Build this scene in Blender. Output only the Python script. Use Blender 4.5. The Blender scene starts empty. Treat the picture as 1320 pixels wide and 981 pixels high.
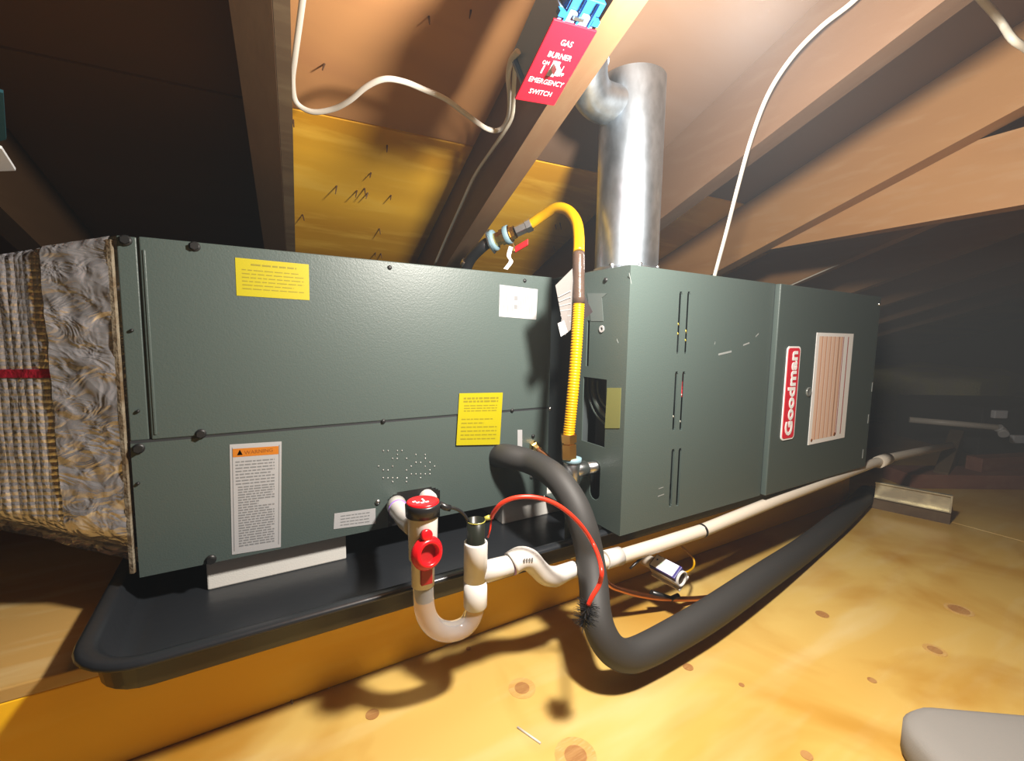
import bpy, bmesh, math, random
import numpy as np
from mathutils import Vector, Matrix, noise
random.seed(7)
SC = bpy.context.scene
COL = SC.collection

# ------------------------------------------------------------------ camera, world, lamps, exposure
FPX = 575.0
CAM = np.array([-0.5310, -0.5277, 0.3333])
YAW, PITCH, ROLL = 0.53703, 0.09834, 0.01556
_cy, _sy, _cp, _sp = math.cos(YAW), math.sin(YAW), math.cos(PITCH), math.sin(PITCH)
_w = np.array([_sy*_cp, _cy*_cp, -_sp]); _r0 = np.array([_cy, -_sy, 0.0]); _u0 = np.cross(_r0, _w)
_r = _r0*math.cos(ROLL) + _u0*math.sin(ROLL); _u = -_r0*math.sin(ROLL) + _u0*math.cos(ROLL)
cd = bpy.data.cameras.new('camera'); cam = bpy.data.objects.new('camera', cd); COL.objects.link(cam)
cd.sensor_width = 36.0; cd.sensor_fit = 'HORIZONTAL'; cd.lens = FPX/1320*36; cd.clip_start = 0.01
cam.matrix_world = Matrix(((_r[0], _u[0], -_w[0], CAM[0]), (_r[1], _u[1], -_w[1], CAM[1]), (_r[2], _u[2], -_w[2], CAM[2]), (0, 0, 0, 1)))
SC.camera = cam

wd = bpy.data.worlds.new('attic_air'); SC.world = wd; wd.use_nodes = True
wd.node_tree.nodes['Background'].inputs[0].default_value = (0.9, 0.75, 0.6, 1)
wd.node_tree.nodes['Background'].inputs[1].default_value = 0.02

LAMP = (-0.134, -0.276, 0.632)
def lamp(name, kind, loc, energy, color, **kw):
    l = bpy.data.lights.new(name, kind); o = bpy.data.objects.new(name, l); COL.objects.link(o)
    o.location = loc; l.energy = energy; l.color = color
    for k, v in kw.items(): setattr(l, k, v)
    return o
_k = lamp('work_lamp_bulb', 'POINT', LAMP, 40.0, (1.0, 0.93, 0.84), shadow_soft_size=0.03)
_s = lamp('work_lamp_reflector', 'SPOT', LAMP, 25.0, (1.0, 0.94, 0.86), shadow_soft_size=0.04, spot_size=math.radians(178), spot_blend=1.0)
_s.rotation_euler = (Vector((0.1, 0.25, -1.0))).to_track_quat('-Z', 'Y').to_euler()

SC.view_settings.view_transform = 'Standard'; SC.view_settings.look = 'None'
SC.view_settings.gamma = 1.0; SC.view_settings.use_curve_mapping = False
SC.view_settings.exposure = 0.0

# ------------------------------------------------------------------ measuring helpers (real planes in the attic)
V = lambda *a: np.array(a, float)
def ray(x, y): return _r*((x-660)/FPX) - _u*((y-490.5)/FPX) + _w
def aty(x, y, Y): d = ray(x, y); return CAM + d*((Y-CAM[1])/d[1])
def atx(x, y, X): d = ray(x, y); return CAM + d*((X-CAM[0])/d[0])
def atz(x, y, Z): d = ray(x, y); return CAM + d*((Z-CAM[2])/d[2])
AZ = math.radians(4.86); RX = V(math.cos(AZ), -math.sin(AZ), 0); RY = V(math.sin(AZ), math.cos(AZ), 0); RM = 0.338
def roof(x, y, h):                      # world point from roof coordinates: across, along, height over a sloping datum
    return CAM + RX*x + RY*y + V(0, 0, h - RM*y)
def roof_at(px, py, h): d = ray(px, py); return CAM + d*(h/(d[2] + RM*(d@RY)))
def roof_x(px, py, X): d = ray(px, py); return CAM + d*(X/(d@RX))
def to_roof(P): d = P-CAM; return V(d@RX, d@RY, d[2] + RM*(d@RY))

# ------------------------------------------------------------------ mesh builder
def unit(v): v = np.asarray(v, float); return v/np.linalg.norm(v)
class MB:
    def __init__(s): s.v = []; s.f = []; s.sm = []
    def add(s, vs, fs, smooth=False):
        n = len(s.v); s.v += [tuple(map(float, p)) for p in vs]; s.f += [tuple(i+n for i in f) for f in fs]; s.sm += [smooth]*len(fs); return s
    def box(s, lo, hi, o=(0, 0, 0), X=(1, 0, 0), Y=(0, 1, 0), Z=(0, 0, 1), b=0.0):
        o, X, Y, Z = (np.asarray(a, float) for a in (o, X, Y, Z)); lo, hi = np.asarray(lo, float), np.asarray(hi, float)
        if b <= 0:
            P = [o + X*x + Y*y + Z*z for z in (lo[2], hi[2]) for y in (lo[1], hi[1]) for x in (lo[0], hi[0])]
            return s.add(P, [(0, 2, 3, 1), (4, 5, 7, 6), (0, 1, 5, 4), (2, 6, 7, 3), (0, 4, 6, 2), (1, 3, 7, 5)])
        bm = bmesh.new(); bmesh.ops.create_cube(bm, size=1)
        c, d = (lo+hi)/2, hi-lo
        for q in bm.verts: q.co = Vector((c[0]+q.co.x*d[0], c[1]+q.co.y*d[1], c[2]+q.co.z*d[2]))
        bmesh.ops.bevel(bm, geom=bm.edges[:], offset=b, segments=2, affect='EDGES', profile=0.5)
        bm.verts.index_update()
        s.add([o + X*q.co.x + Y*q.co.y + Z*q.co.z for q in bm.verts], [tuple(q.index for q in f.verts) for f in bm.faces]); bm.free(); return s
    def tube(s, pts, r, n=16, cap=True, sub=0, flat=1.0, side=None):
        pts = [np.asarray(p, float) for p in pts]; rr = list(r) if hasattr(r, '__len__') else [r]*len(pts)
        if sub: pts, rr = spline(pts, rr, sub)
        T = [unit(pts[min(i+1, len(pts)-1)] - pts[max(i-1, 0)]) for i in range(len(pts))]
        a = side if side is not None else (V(0, 0, 1) if abs(T[0][2]) < 0.9 else V(0, 1, 0))
        N = unit(a - T[0]*(a@T[0])); vs = []
        for p, t, q in zip(pts, T, rr):
            N = unit(N - t*(N@t)); B = np.cross(t, N)
            vs += [p + (N*math.cos(k*2*math.pi/n)*flat + B*math.sin(k*2*math.pi/n))*q for k in range(n)]
        fs = [(i*n+k, i*n+(k+1) % n, (i+1)*n+(k+1) % n, (i+1)*n+k) for i in range(len(pts)-1) for k in range(n)]
        s.add(vs, fs, True)
        if cap: m = len(s.v)-len(vs); s.f += [tuple(m+k for k in range(n))[::-1], tuple(m+(len(pts)-1)*n+k for k in range(n))]; s.sm += [False, False]
        return s
    def lathe(s, o, axis, prof, n=24, smooth=True):      # prof: (distance along axis, radius)
        A = unit(axis); a = V(0, 0, 1) if abs(A[2]) < 0.9 else V(1, 0, 0); N = unit(a - A*(a@A)); B = np.cross(A, N); o = np.asarray(o, float)
        vs = [o + A*h + (N*math.cos(k*2*math.pi/n) + B*math.sin(k*2*math.pi/n))*max(q, 1e-5) for h, q in prof for k in range(n)]
        fs = [(i*n+k, i*n+(k+1) % n, (i+1)*n+(k+1) % n, (i+1)*n+k) for i in range(len(prof)-1) for k in range(n)]
        return s.add(vs, fs, smooth)
    def cyl(s, a, b, r, n=20, r2=None, bev=0.0):
        a, b = np.asarray(a, float), np.asarray(b, float); L = np.linalg.norm(b-a); r2 = r if r2 is None else r2
        if bev: return s.lathe(a, b-a, [(0, 0), (0, r-bev), (bev, r), (L-bev, r2), (L, r2-bev), (L, 0)], n)
        return s.lathe(a, b-a, [(0, 0), (0, r), (0, r), (L, r2), (L, r2), (L, 0)], n, n > 8)
    def ring(s, o, axis, ri, ro, h, n=28):
        return s.lathe(o, axis, [(0, ri), (0, ro), (h, ro), (h, ri), (0, ri)], n, False)
    def quad(s, P, t=0.0, N=None):
        P = [np.asarray(p, float) for p in P]; N = unit(np.cross(P[1]-P[0], P[2]-P[0])) if N is None else np.asarray(N, float)
        if t == 0: return s.add(P, [tuple(range(len(P)))])
        n = len(P); return s.add(P + [p + N*t for p in P], [tuple(range(n))[::-1], tuple(range(n, 2*n))] + [(i, (i+1) % n, n+(i+1) % n, n+i) for i in range(n)])
    def plate(s, o, X, Z, N, w, h, t, holes):            # plate with rectangular holes, thickness t along N
        o, X, Z, N = (np.asarray(a, float) for a in (o, X, Z, N))
        xs = sorted({0.0, w, *[min(max(v, 0), w) for q in holes for v in (q[0], q[2])]}); zs = sorted({0.0, h, *[min(max(v, 0), h) for q in holes for v in (q[1], q[3])]})
        solid = lambda i, j: 0 <= i < len(xs)-1 and 0 <= j < len(zs)-1 and not any(q[0]-1e-9 <= xs[i] and xs[i+1] <= q[2]+1e-9 and q[1]-1e-9 <= zs[j] and zs[j+1] <= q[3]+1e-9 for q in holes)
        P = lambda i, j, d: o + X*xs[i] + Z*zs[j] + N*d
        for i in range(len(xs)-1):
            for j in range(len(zs)-1):
                if not solid(i, j): continue
                s.add([P(i, j, t), P(i+1, j, t), P(i+1, j+1, t), P(i, j+1, t)], [(0, 1, 2, 3)]); s.add([P(i, j, 0), P(i, j+1, 0), P(i+1, j+1, 0), P(i+1, j, 0)], [(0, 1, 2, 3)])
                for di, dj, a, b in ((-1, 0, (i, j+1), (i, j)), (1, 0, (i+1, j), (i+1, j+1)), (0, -1, (i, j), (i+1, j)), (0, 1, (i+1, j+1), (i, j+1))):
                    if not solid(i+di, j+dj): s.add([P(*a, 0), P(*b, 0), P(*b, t), P(*a, t)], [(0, 1, 2, 3)])
        return s
    def build(s, name, mat, parent=None, base=None, weld=True):
        v = np.array(s.v); off = WORLD.get(parent.name, V(0, 0, 0)) if parent else (np.asarray(base, float) if base is not None else V(*((v.min(0)+v.max(0))[:2]/2), v[:, 2].min()))
        me = bpy.data.meshes.new(name); me.from_pydata([tuple(p) for p in v-off], [], s.f); me.polygons.foreach_set('use_smooth', s.sm); me.update()
        if weld:
            bm = bmesh.new(); bm.from_mesh(me); bmesh.ops.remove_doubles(bm, verts=bm.verts[:], dist=2e-5)
            bmesh.ops.recalc_face_normals(bm, faces=bm.faces[:]); bm.to_mesh(me); bm.free()
        o = bpy.data.objects.new(name, me); COL.objects.link(o); me.materials.append(mat)
        if parent: o.parent = parent; WORLD[o.name] = off
        else: o.location = off; WORLD[o.name] = off
        return o
WORLD = {}
def spline(pts, rr, sub):
    P = [2*pts[0]-pts[1]] + pts + [2*pts[-1]-pts[-2]]; out, ro = [], []
    for i in range(len(pts)-1):
        a, b, c, d = P[i:i+4]
        for k in range(sub):
            t = k/sub; out.append(0.5*((2*b) + (c-a)*t + (2*a-5*b+4*c-d)*t*t + (3*b-a-3*c+d)*t**3)); ro.append(rr[i]*(1-t)+rr[i+1]*t)
    return out + [pts[-1]], ro + [rr[-1]]
def tag(o, label=None, cat=None, group=None, kind=None):
    for k, v in (('label', label), ('category', cat), ('group', group), ('kind', kind)):
        if v: o[k] = v
    return o
def thing(name, loc, label, cat, group=None):
    o = bpy.data.objects.new(name, None); COL.objects.link(o); o.location = tuple(loc); WORLD[o.name] = np.asarray(loc, float); o.empty_display_size = 0.05
    return tag(o, label, cat, group)
def copy_tree(o, off, parent=None):
    c = o.copy(); COL.objects.link(c)
    if parent: c.parent = parent
    else: c.location = Vector(o.location) + Vector(off)
    for ch in list(o.children): copy_tree(ch, off, c)
    return c
def text(body, o, X, Z, size, mat, name, parent, bold=0.0, ext=0.0004, align='CENTER', sx=1.0):
    c = bpy.data.curves.new(name, 'FONT'); c.body = body; c.size = size; c.align_x = align; c.align_y = 'CENTER'; c.extrude = ext; c.offset = bold; c.resolution_u = 3
    t = bpy.data.objects.new(name, c); COL.objects.link(t); bpy.context.view_layer.update()
    me = bpy.data.meshes.new_from_object(t.evaluated_get(bpy.context.evaluated_depsgraph_get())); bpy.data.objects.remove(t)
    X, Z = unit(X), unit(Z); N = np.cross(X, Z); off = WORLD[parent.name]
    for q in me.vertices: q.co = Vector(tuple(np.asarray(o, float) - off + X*q.co.x*sx + Z*q.co.y + N*(q.co.z + ext)))
    me.materials.clear(); me.materials.append(mat); b = bpy.data.objects.new(name, me); COL.objects.link(b); b.parent = parent; WORLD[b.name] = off
    return b

# ------------------------------------------------------------------ materials
def mat(name, color, rough=0.5, metal=0.0, spec=0.5, bump=None, mott=None, trans=0.0, ior=1.45, alpha=1.0, coat=0.0):
    m = bpy.data.materials.new(name); m.use_nodes = True; nt = m.node_tree; b = nt.nodes['Principled BSDF']
    b.inputs['Base Color'].default_value = (*color, 1); b.inputs['Roughness'].default_value = rough; b.inputs['Metallic'].default_value = metal
    b.inputs['Specular IOR Level'].default_value = spec; b.inputs['Transmission Weight'].default_value = trans; b.inputs['IOR'].default_value = ior; b.inputs['Alpha'].default_value = alpha
    b.inputs['Coat Weight'].default_value = coat
    tc = nt.nodes.new('ShaderNodeTexCoord')
    if mott:                                         # (scale, second colour, detail, stretch, low, high)
        sc, c2, det, st, lo, hi = mott
        mp = nt.nodes.new('ShaderNodeMapping'); mp.inputs['Scale'].default_value = st; nt.links.new(tc.outputs['Object'], mp.inputs[0])
        n = nt.nodes.new('ShaderNodeTexNoise'); n.inputs['Scale'].default_value = sc; n.inputs['Detail'].default_value = det; nt.links.new(mp.outputs[0], n.inputs['Vector'])
        r = nt.nodes.new('ShaderNodeValToRGB'); r.color_ramp.elements[0].position = lo; r.color_ramp.elements[1].position = hi
        r.color_ramp.elements[0].color = (*color, 1); r.color_ramp.elements[1].color = (*c2, 1)
        nt.links.new(n.outputs['Fac'], r.inputs[0]); nt.links.new(r.outputs[0], b.inputs['Base Color'])
    if bump:                                         # (scale, strength, distance)
        n = nt.nodes.new('ShaderNodeTexNoise'); n.inputs['Scale'].default_value = bump[0]; n.inputs['Detail'].default_value = 3
        nt.links.new(tc.outputs['Object'], n.inputs['Vector'])
        bp = nt.nodes.new('ShaderNodeBump'); bp.inputs['Strength'].default_value = bump[1]; bp.inputs['Distance'].default_value = bump[2]
        nt.links.new(n.outputs['Fac'], bp.inputs['Height']); nt.links.new(bp.outputs[0], b.inputs['Normal'])
    return m
def wood(name, c1, c2, c3, grain='X', scale=4.0, rough=0.6, bands=14.0, rot=0.0, stain=None):
    c1, c2, c3 = (tuple(v*0.62 for v in c) for c in (c1, c2, c3))
    if stain: stain = (stain[0], tuple(v*0.62 for v in stain[1]), *stain[2:])
    m = bpy.data.materials.new(name); m.use_nodes = True; nt = m.node_tree; b = nt.nodes['Principled BSDF']; N = nt.nodes.new; L = nt.links.new
    b.inputs['Roughness'].default_value = rough; b.inputs['Specular IOR Level'].default_value = 0.3
    tc = N('ShaderNodeTexCoord'); mp = N('ShaderNodeMapping'); L(tc.outputs['Object'], mp.inputs[0]); mp.inputs['Rotation'].default_value = (0, 0, rot)
    st = {'X': (0.18, 1, 1), 'Y': (1, 0.18, 1), 'Z': (1, 1, 0.18)}[grain]; mp.inputs['Scale'].default_value = st
    n1 = N('ShaderNodeTexNoise'); n1.inputs['Scale'].default_value = scale; n1.inputs['Detail'].default_value = 2.5; n1.inputs['Distortion'].default_value = 0.6; L(mp.outputs[0], n1.inputs['Vector'])
    mu = N('ShaderNodeMath'); mu.operation = 'MULTIPLY'; mu.inputs[1].default_value = bands; L(n1.outputs['Fac'], mu.inputs[0])
    si = N('ShaderNodeMath'); si.operation = 'SINE'; L(mu.outputs[0], si.inputs[0])
    ma = N('ShaderNodeMapRange'); ma.inputs[1].default_value = -1; ma.inputs[2].default_value = 1; L(si.outputs[0], ma.inputs[0])
    n2 = N('ShaderNodeTexNoise'); n2.inputs['Scale'].default_value = scale*9; n2.inputs['Detail'].default_value = 5; L(mp.outputs[0], n2.inputs['Vector'])
    r = N('ShaderNodeMix'); r.data_type = 'RGBA'; r.inputs[6].default_value = (*c1, 1); r.inputs[7].default_value = (*c2, 1); L(ma.outputs[0], r.inputs[0])
    r2 = N('ShaderNodeMix'); r2.data_type = 'RGBA'; r2.inputs[7].default_value = (*c3, 1); L(r.outputs[2], r2.inputs[6])
    mr = N('ShaderNodeMapRange'); mr.inputs[1].default_value = 0.5; mr.inputs[2].default_value = 0.8; L(n2.outputs['Fac'], mr.inputs[0]); L(mr.outputs[0], r2.inputs[0])
    last = r2.outputs[2]
    if stain:                                        # (scale, colour, low, high)
        n3 = N('ShaderNodeTexNoise'); n3.inputs['Scale'].default_value = stain[0]; n3.inputs['Detail'].default_value = 4; n3.inputs['Distortion'].default_value = 1.2; L(tc.outputs['Object'], n3.inputs['Vector'])
        m3 = N('ShaderNodeMapRange'); m3.inputs[1].default_value = stain[2]; m3.inputs[2].default_value = stain[3]; last_in = n3.outputs['Fac']
        if len(stain) > 4:
            sx3 = N('ShaderNodeSeparateXYZ'); L(tc.outputs['Object'], sx3.inputs[0]); g3 = N('ShaderNodeMapRange'); g3.inputs[1].default_value = stain[4]; g3.inputs[2].default_value = stain[5]; g3.inputs[4].default_value = stain[6]; L(sx3.outputs['X'], g3.inputs[0])
            a3 = N('ShaderNodeMath'); a3.operation = 'ADD'; L(n3.outputs['Fac'], a3.inputs[0]); L(g3.outputs[0], a3.inputs[1]); last_in = a3.outputs[0]
        L(last_in, m3.inputs[0])
        r3 = N('ShaderNodeMix'); r3.data_type = 'RGBA'; r3.inputs[7].default_value = (*stain[1], 1); L(last, r3.inputs[6]); L(m3.outputs[0], r3.inputs[0]); last = r3.outputs[2]
    L(last, b.inputs['Base Color'])
    bp = N('ShaderNodeBump'); bp.inputs['Strength'].default_value = 0.25; bp.inputs['Distance'].default_value = 0.002; L(n2.outputs['Fac'], bp.inputs['Height']); L(bp.outputs[0], b.inputs['Normal'])
    return m
GREY = mat('grey_enamel', (0.056, 0.076, 0.070), 0.42, bump=(420, 0.22, 0.0012))
GREY_D = mat('grey_enamel_recess', (0.05, 0.06, 0.062), 0.5)
DARK = mat('dark_cavity', (0.02, 0.022, 0.025), 0.6)
SCREW_D = mat('dark_screw', (0.03, 0.03, 0.03), 0.45, 0.6)
SCREW = mat('zinc_screw', (0.55, 0.55, 0.55), 0.3, 1.0)
YEL_L = mat('yellow_label', (0.34, 0.29, 0.0), 0.45)
YEL_P = mat('yellow_label_print', (0.20, 0.165, 0.004), 0.5)
WHITE_L = mat('white_label', (0.80, 0.80, 0.80), 0.5)
WHITE_C = mat('white_sticker', (0.33, 0.33, 0.335), 0.5)
GREY_P = mat('grey_print', (0.165, 0.168, 0.172), 0.5)
ORANGE = mat('orange_print', (0.42, 0.135, 0.008), 0.5)
BLACK_P = mat('black_print', (0.03, 0.025, 0.02), 0.5)
BROWN_P = mat('brown_print', (0.20, 0.06, 0.006), 0.5)
RED_B = mat('red_badge', (0.62, 0.012, 0.03), 0.35)
COPPER_P = mat('copper_stripe', (0.62, 0.30, 0.17), 0.4)
SALMON_P = mat('salmon_stripe', (0.78, 0.55, 0.42), 0.45)
MAROON_P = mat('maroon_stripe', (0.42, 0.10, 0.09), 0.45)
GALV = mat('galvanised_steel', (0.50, 0.57, 0.64), 0.38, 1.0, bump=(60, 0.05, 0.002), mott=(55, (0.36, 0.41, 0.46), 3, (1, 1, 0.6), 0.35, 0.65))
STEEL = mat('zinc_fitting', (0.6, 0.62, 0.64), 0.3, 1.0, bump=(300, 0.15, 0.001))
PIPEG = mat('aged_steel_pipe', (0.42, 0.38, 0.26), 0.35, 0.9)
BRASS = mat('brass', (0.78, 0.52, 0.18), 0.25, 1.0)
SEAL = mat('blue_sealant', (0.17, 0.27, 0.32), 0.55)
YTUBE = mat('yellow_tube', (0.48, 0.25, 0.0), 0.42, spec=0.35)
SLEEVE = mat('clear_brown_sleeve', (0.085, 0.055, 0.042), 0.22, 0.3, bump=(90, 0.25, 0.003))
PVC = mat('white_pvc', (0.56, 0.545, 0.52), 0.28)
PVC_T = mat('white_pvc_pipe', (0.58, 0.52, 0.43), 0.35)
PURPLE = mat('purple_primer', (0.30, 0.16, 0.62), 0.4)
CLEAR = mat('clear_vinyl', (0.93, 0.93, 0.94), 0.12, trans=0.85, ior=1.2, bump=(30, 0.1, 0.002))
RED = mat('red_plastic', (0.55, 0.006, 0.010), 0.25)
REDP = mat('red_plate_enamel', (0.38, 0.004, 0.014), 0.5, spec=0.25)
WHITE_P = mat('white_plate_print', (0.42, 0.40, 0.40), 0.5)
RED_D = mat('red_recess', (0.30, 0.01, 0.012), 0.4)
REDT = mat('red_tube', (0.60, 0.030, 0.012), 0.35)
BLACK = mat('black_plastic', (0.012, 0.012, 0.013), 0.3)
BLACK_T = mat('smoky_black_tube', (0.012, 0.014, 0.010), 0.3, spec=0.3)
PANM = mat('black_pan_plastic', (0.015, 0.017, 0.020), 0.30, bump=(70, 0.12, 0.002))
FOAMB = mat('black_foam_rubber', (0.030, 0.029, 0.028), 0.62, bump=(900, 0.2, 0.0006))
FOAMW = mat('white_foam', (0.58, 0.565, 0.53), 0.8, bump=(500, 0.3, 0.001))
COPPER = mat('copper', (0.60, 0.24, 0.10), 0.35, 1.0)
BLUE = mat('blue_plastic', (0.008, 0.075, 0.24), 0.5, spec=0.3)
BLUE_C = mat('translucent_blue_box', (0.10, 0.17, 0.30), 0.45)
NAVY = mat('navy_plastic', (0.035, 0.03, 0.16), 0.4)
CABLE = mat('white_cable', (0.55, 0.52, 0.46), 0.4)
CABLE_O = mat('old_grey_cable', (0.50, 0.46, 0.38), 0.5)
NAIL = mat('rusty_nail', (0.12, 0.07, 0.04), 0.6, 0.7)
PAPER = mat('printed_tag', (0.12, 0.11, 0.105), 0.6)
FIBRE = mat('tan_fibreglass', (0.10, 0.065, 0.03), 0.9, bump=(200, 0.6, 0.004), mott=(40, (0.2, 0.17, 0.12), 3, (1, 1, 1), 0.4, 0.6))
INSUL = mat('attic_insulation', (0.62, 0.54, 0.32), 0.95, bump=(120, 0.8, 0.01), mott=(9, (0.70, 0.64, 0.20), 3, (1, 1, 1), 0.4, 0.65))
GREYCLOTH = mat('grey_canvas', (0.20, 0.19, 0.175), 0.9, bump=(700, 0.25, 0.001))
FLOORW = wood('fir_plywood_floor', (0.84, 0.58, 0.17), (0.76, 0.44, 0.08), (0.88, 0.66, 0.28), 'X', 2.2, 0.42, 7.0, 0.45, (2.6, (0.56, 0.25, 0.012), 0.48, 0.74, -0.25, 0.20, 0.27))
DECKW = wood('platform_plywood', (0.80, 0.58, 0.24), (0.66, 0.40, 0.12), (0.82, 0.62, 0.30), 'X', 3, 0.5)
BEAMW = wood('fir_joist', (1.52, 0.90, 0.03), (1.30, 0.70, 0.02), (1.50, 0.94, 0.08), 'X', 5, 0.5, 10)
RAFTW = wood('aged_pine_rafter', (0.50, 0.26, 0.10), (0.40, 0.19, 0.07), (0.52, 0.30, 0.14), 'Y', 6, 0.6, 9, AZ)
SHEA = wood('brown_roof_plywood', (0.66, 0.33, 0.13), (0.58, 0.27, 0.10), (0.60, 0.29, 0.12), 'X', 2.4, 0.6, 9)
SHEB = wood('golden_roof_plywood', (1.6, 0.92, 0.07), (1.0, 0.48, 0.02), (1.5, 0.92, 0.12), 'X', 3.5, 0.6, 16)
RAFTD = wood('shade_toned_rafter', (0.075, 0.036, 0.012), (0.055, 0.025, 0.008), (0.08, 0.04, 0.014), 'Y', 6, 0.7, 9, AZ)  # shade of the left bays put into the wood colour
RAFTM = wood('lamp_dimmed_rafter', (0.19, 0.105, 0.05), (0.15, 0.075, 0.034), (0.20, 0.122, 0.062), 'Y', 6, 0.6, 9, AZ)  # rafter colour darkened to hold down the light of the near lamp
RAFTN = wood('pinkish_rafter', (0.17, 0.095, 0.052), (0.135, 0.07, 0.036), (0.185, 0.112, 0.066), 'Y', 6, 0.6, 9, AZ)  # darker still, dimming in the colour what the close lamp overlights
SHEC = wood('grey_brown_roof_plywood', (0.26, 0.16, 0.10), (0.22, 0.13, 0.08), (0.25, 0.16, 0.11), 'X', 2.4, 0.6, 9)  # deck colour cut down where the lamp would light it too strongly
SHED = wood('shade_toned_roof_plywood', (0.20, 0.10, 0.04), (0.15, 0.07, 0.03), (0.18, 0.10, 0.04), 'X', 2.4, 0.7, 9)  # deck colour darkened for the shadow in the left bays
KNOT = wood('plywood_knot', (0.56, 0.30, 0.10), (0.46, 0.22, 0.07), (0.60, 0.34, 0.13), 'X', 60, 0.5)
KNOTR = wood('plywood_knot_ring', (0.78, 0.48, 0.15), (0.72, 0.42, 0.12), (0.80, 0.55, 0.24), 'X', 60, 0.5)
OLDW = wood('old_dark_lumber', (0.20, 0.13, 0.07), (0.14, 0.09, 0.05), (0.22, 0.16, 0.09), 'X', 6, 0.7)
REDW = wood('reddish_lumber', (0.36, 0.16, 0.10), (0.28, 0.11, 0.07), (0.38, 0.20, 0.13), 'X', 6, 0.7)
def foil(name, bubbles):
    m = bpy.data.materials.new(name); m.use_nodes = True; nt = m.node_tree; b = nt.nodes['Principled BSDF']; N = nt.nodes.new; L = nt.links.new
    b.inputs['Base Color'].default_value = (0.78, 0.79, 0.84, 1); b.inputs['Metallic'].default_value = 0.74; b.inputs['Roughness'].default_value = 0.15 if bubbles else 0.2
    tc = N('ShaderNodeTexCoord'); mp = N('ShaderNodeMapping'); mp.inputs['Scale'].default_value = (0.6, 0.6, 1.0) if not bubbles else (1, 1, 0.5); L(tc.outputs['Object'], mp.inputs[0])
    n = N('ShaderNodeTexNoise'); n.inputs['Scale'].default_value = 34; n.inputs['Detail'].default_value = 2; n.inputs['Distortion'].default_value = 2.2; L(mp.outputs[0], n.inputs['Vector'])
    bp = N('ShaderNodeBump'); bp.inputs['Strength'].default_value = 0.55 if not bubbles else 0.3; bp.inputs['Distance'].default_value = 0.012; L(n.outputs['Fac'], bp.inputs['Height'])
    v = N('ShaderNodeTexVoronoi'); v.inputs['Scale'].default_value = 118 if bubbles else 38; v.inputs['Randomness'].default_value = 0.1 if bubbles else 1.0
    L(tc.outputs['Object'] if bubbles else mp.outputs[0], v.inputs['Vector'])
    b2 = N('ShaderNodeBump'); b2.inputs['Strength'].default_value = 0.7 if bubbles else 0.35; b2.inputs['Distance'].default_value = 0.006 if bubbles else 0.012; b2.invert = bubbles
    L(v.outputs['Distance'], b2.inputs['Height']); L(bp.outputs[0], b2.inputs['Normal']); L(b2.outputs[0], b.inputs['Normal'])
    return m
FOIL_B, FOIL_T = foil('bubble_foil', True), foil('foil_tape', False)
RED_F = mat('red_foil_print', (0.55, 0.02, 0.05), 0.3, 0.6, bump=(120, 0.8, 0.004))

# ------------------------------------------------------------------ setting: floor, roof deck, gable ends
ZF = -0.18
floor = tag(MB().box((-2.6, -4.6, ZF-0.06), (6.2, 4.0, ZF-0.019)).build('floor', OLDW), kind='structure')
seam_x = [-2.6, -1.24, 1.20, 6.2]
for i, (y0, y1) in enumerate(((-2.6, -1.42), (-1.416, 0.6), (0.604, 1.9))):
    for x0, x1 in zip(seam_x[:-1], seam_x[1:]):
        MB().box((x0+0.0015, y0, ZF-0.019), (x1-0.0015, y1, ZF), b=0.001).build('plywood_panel', FLOORW, floor)
for px, py, r, rr in ((673, 887, 0.011, 0.020), (480, 921, 0.009, 0.0), (742, 974, 0.014, 0.026), (887, 860, 0.008, 0.0), (956, 883, 0.004, 0.0), (1236, 786, 0.016, 0.022), (1205, 838, 0.010, 0.016), (1124, 877, 0.006, 0.0), (1040, 974, 0.007, 0.0), (1060, 792, 0.011, 0.0), (604, 836, 0.004, 0.0)):
    P = atz(px, py, ZF)
    if rr: MB().lathe(P, (0, 0, 1), [(-0.002, rr), (0.0003, rr), (0.0003, 0)], 20, False).build('knot', KNOTR, floor)
    MB().lathe(P, (0, 0, 1), [(-0.002, r), (0.0006, r), (0.0006, 0)], 18, False).build('knot', KNOT, floor)
a, b = atz(667, 938, ZF), atz(697, 959, ZF)
MB().tube([a+V(0, 0, .0006), b+V(0, 0, .0006)], 0.0016, 6).build('wood_splinter', CABLE, floor)

ceiling = bpy.data.objects.new('ceiling', None); COL.objects.link(ceiling); ceiling['kind'] = 'structure'; ceiling.location = tuple(roof(0, 0, 0.69)); WORLD['ceiling'] = roof(0, 0, 0.69)
ZN = unit(V(0, 0, 1) + RY*RM)                       # roof normal
DY = unit(RY - V(0, 0, RM))                          # down the slope
RIDGE = -0.75
def roof_box(x0, x1, y0, y1, h0, h1):
    vs = [roof(x, y, h) for h in (h0, h1) for y in (y0, y1) for x in (x0, x1)]
    return vs, [(0, 2, 3, 1), (4, 5, 7, 6), (0, 1, 5, 4), (2, 6, 7, 3), (0, 4, 6, 2), (1, 3, 7, 5)]
for k, (y0, y1) in enumerate(((RIDGE, -0.325), (-0.32, 0.897), (0.902, 2.12), (2.125, 3.6))):
    for x0, x1 in ((-2.4, -0.03), (-0.03, 0.36), (0.36, 2.4), (2.4, 5.6)):
        MB().add(*roof_box(x0+.001, x1-.001, y0, y1, 0.69, 0.703)).build('sheathing_panel', (SHED if x0 < -1 else SHEC if 0.3 < x0 < 1 and k < 2 else SHEB if k == 2 else SHEA), ceiling)
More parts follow.
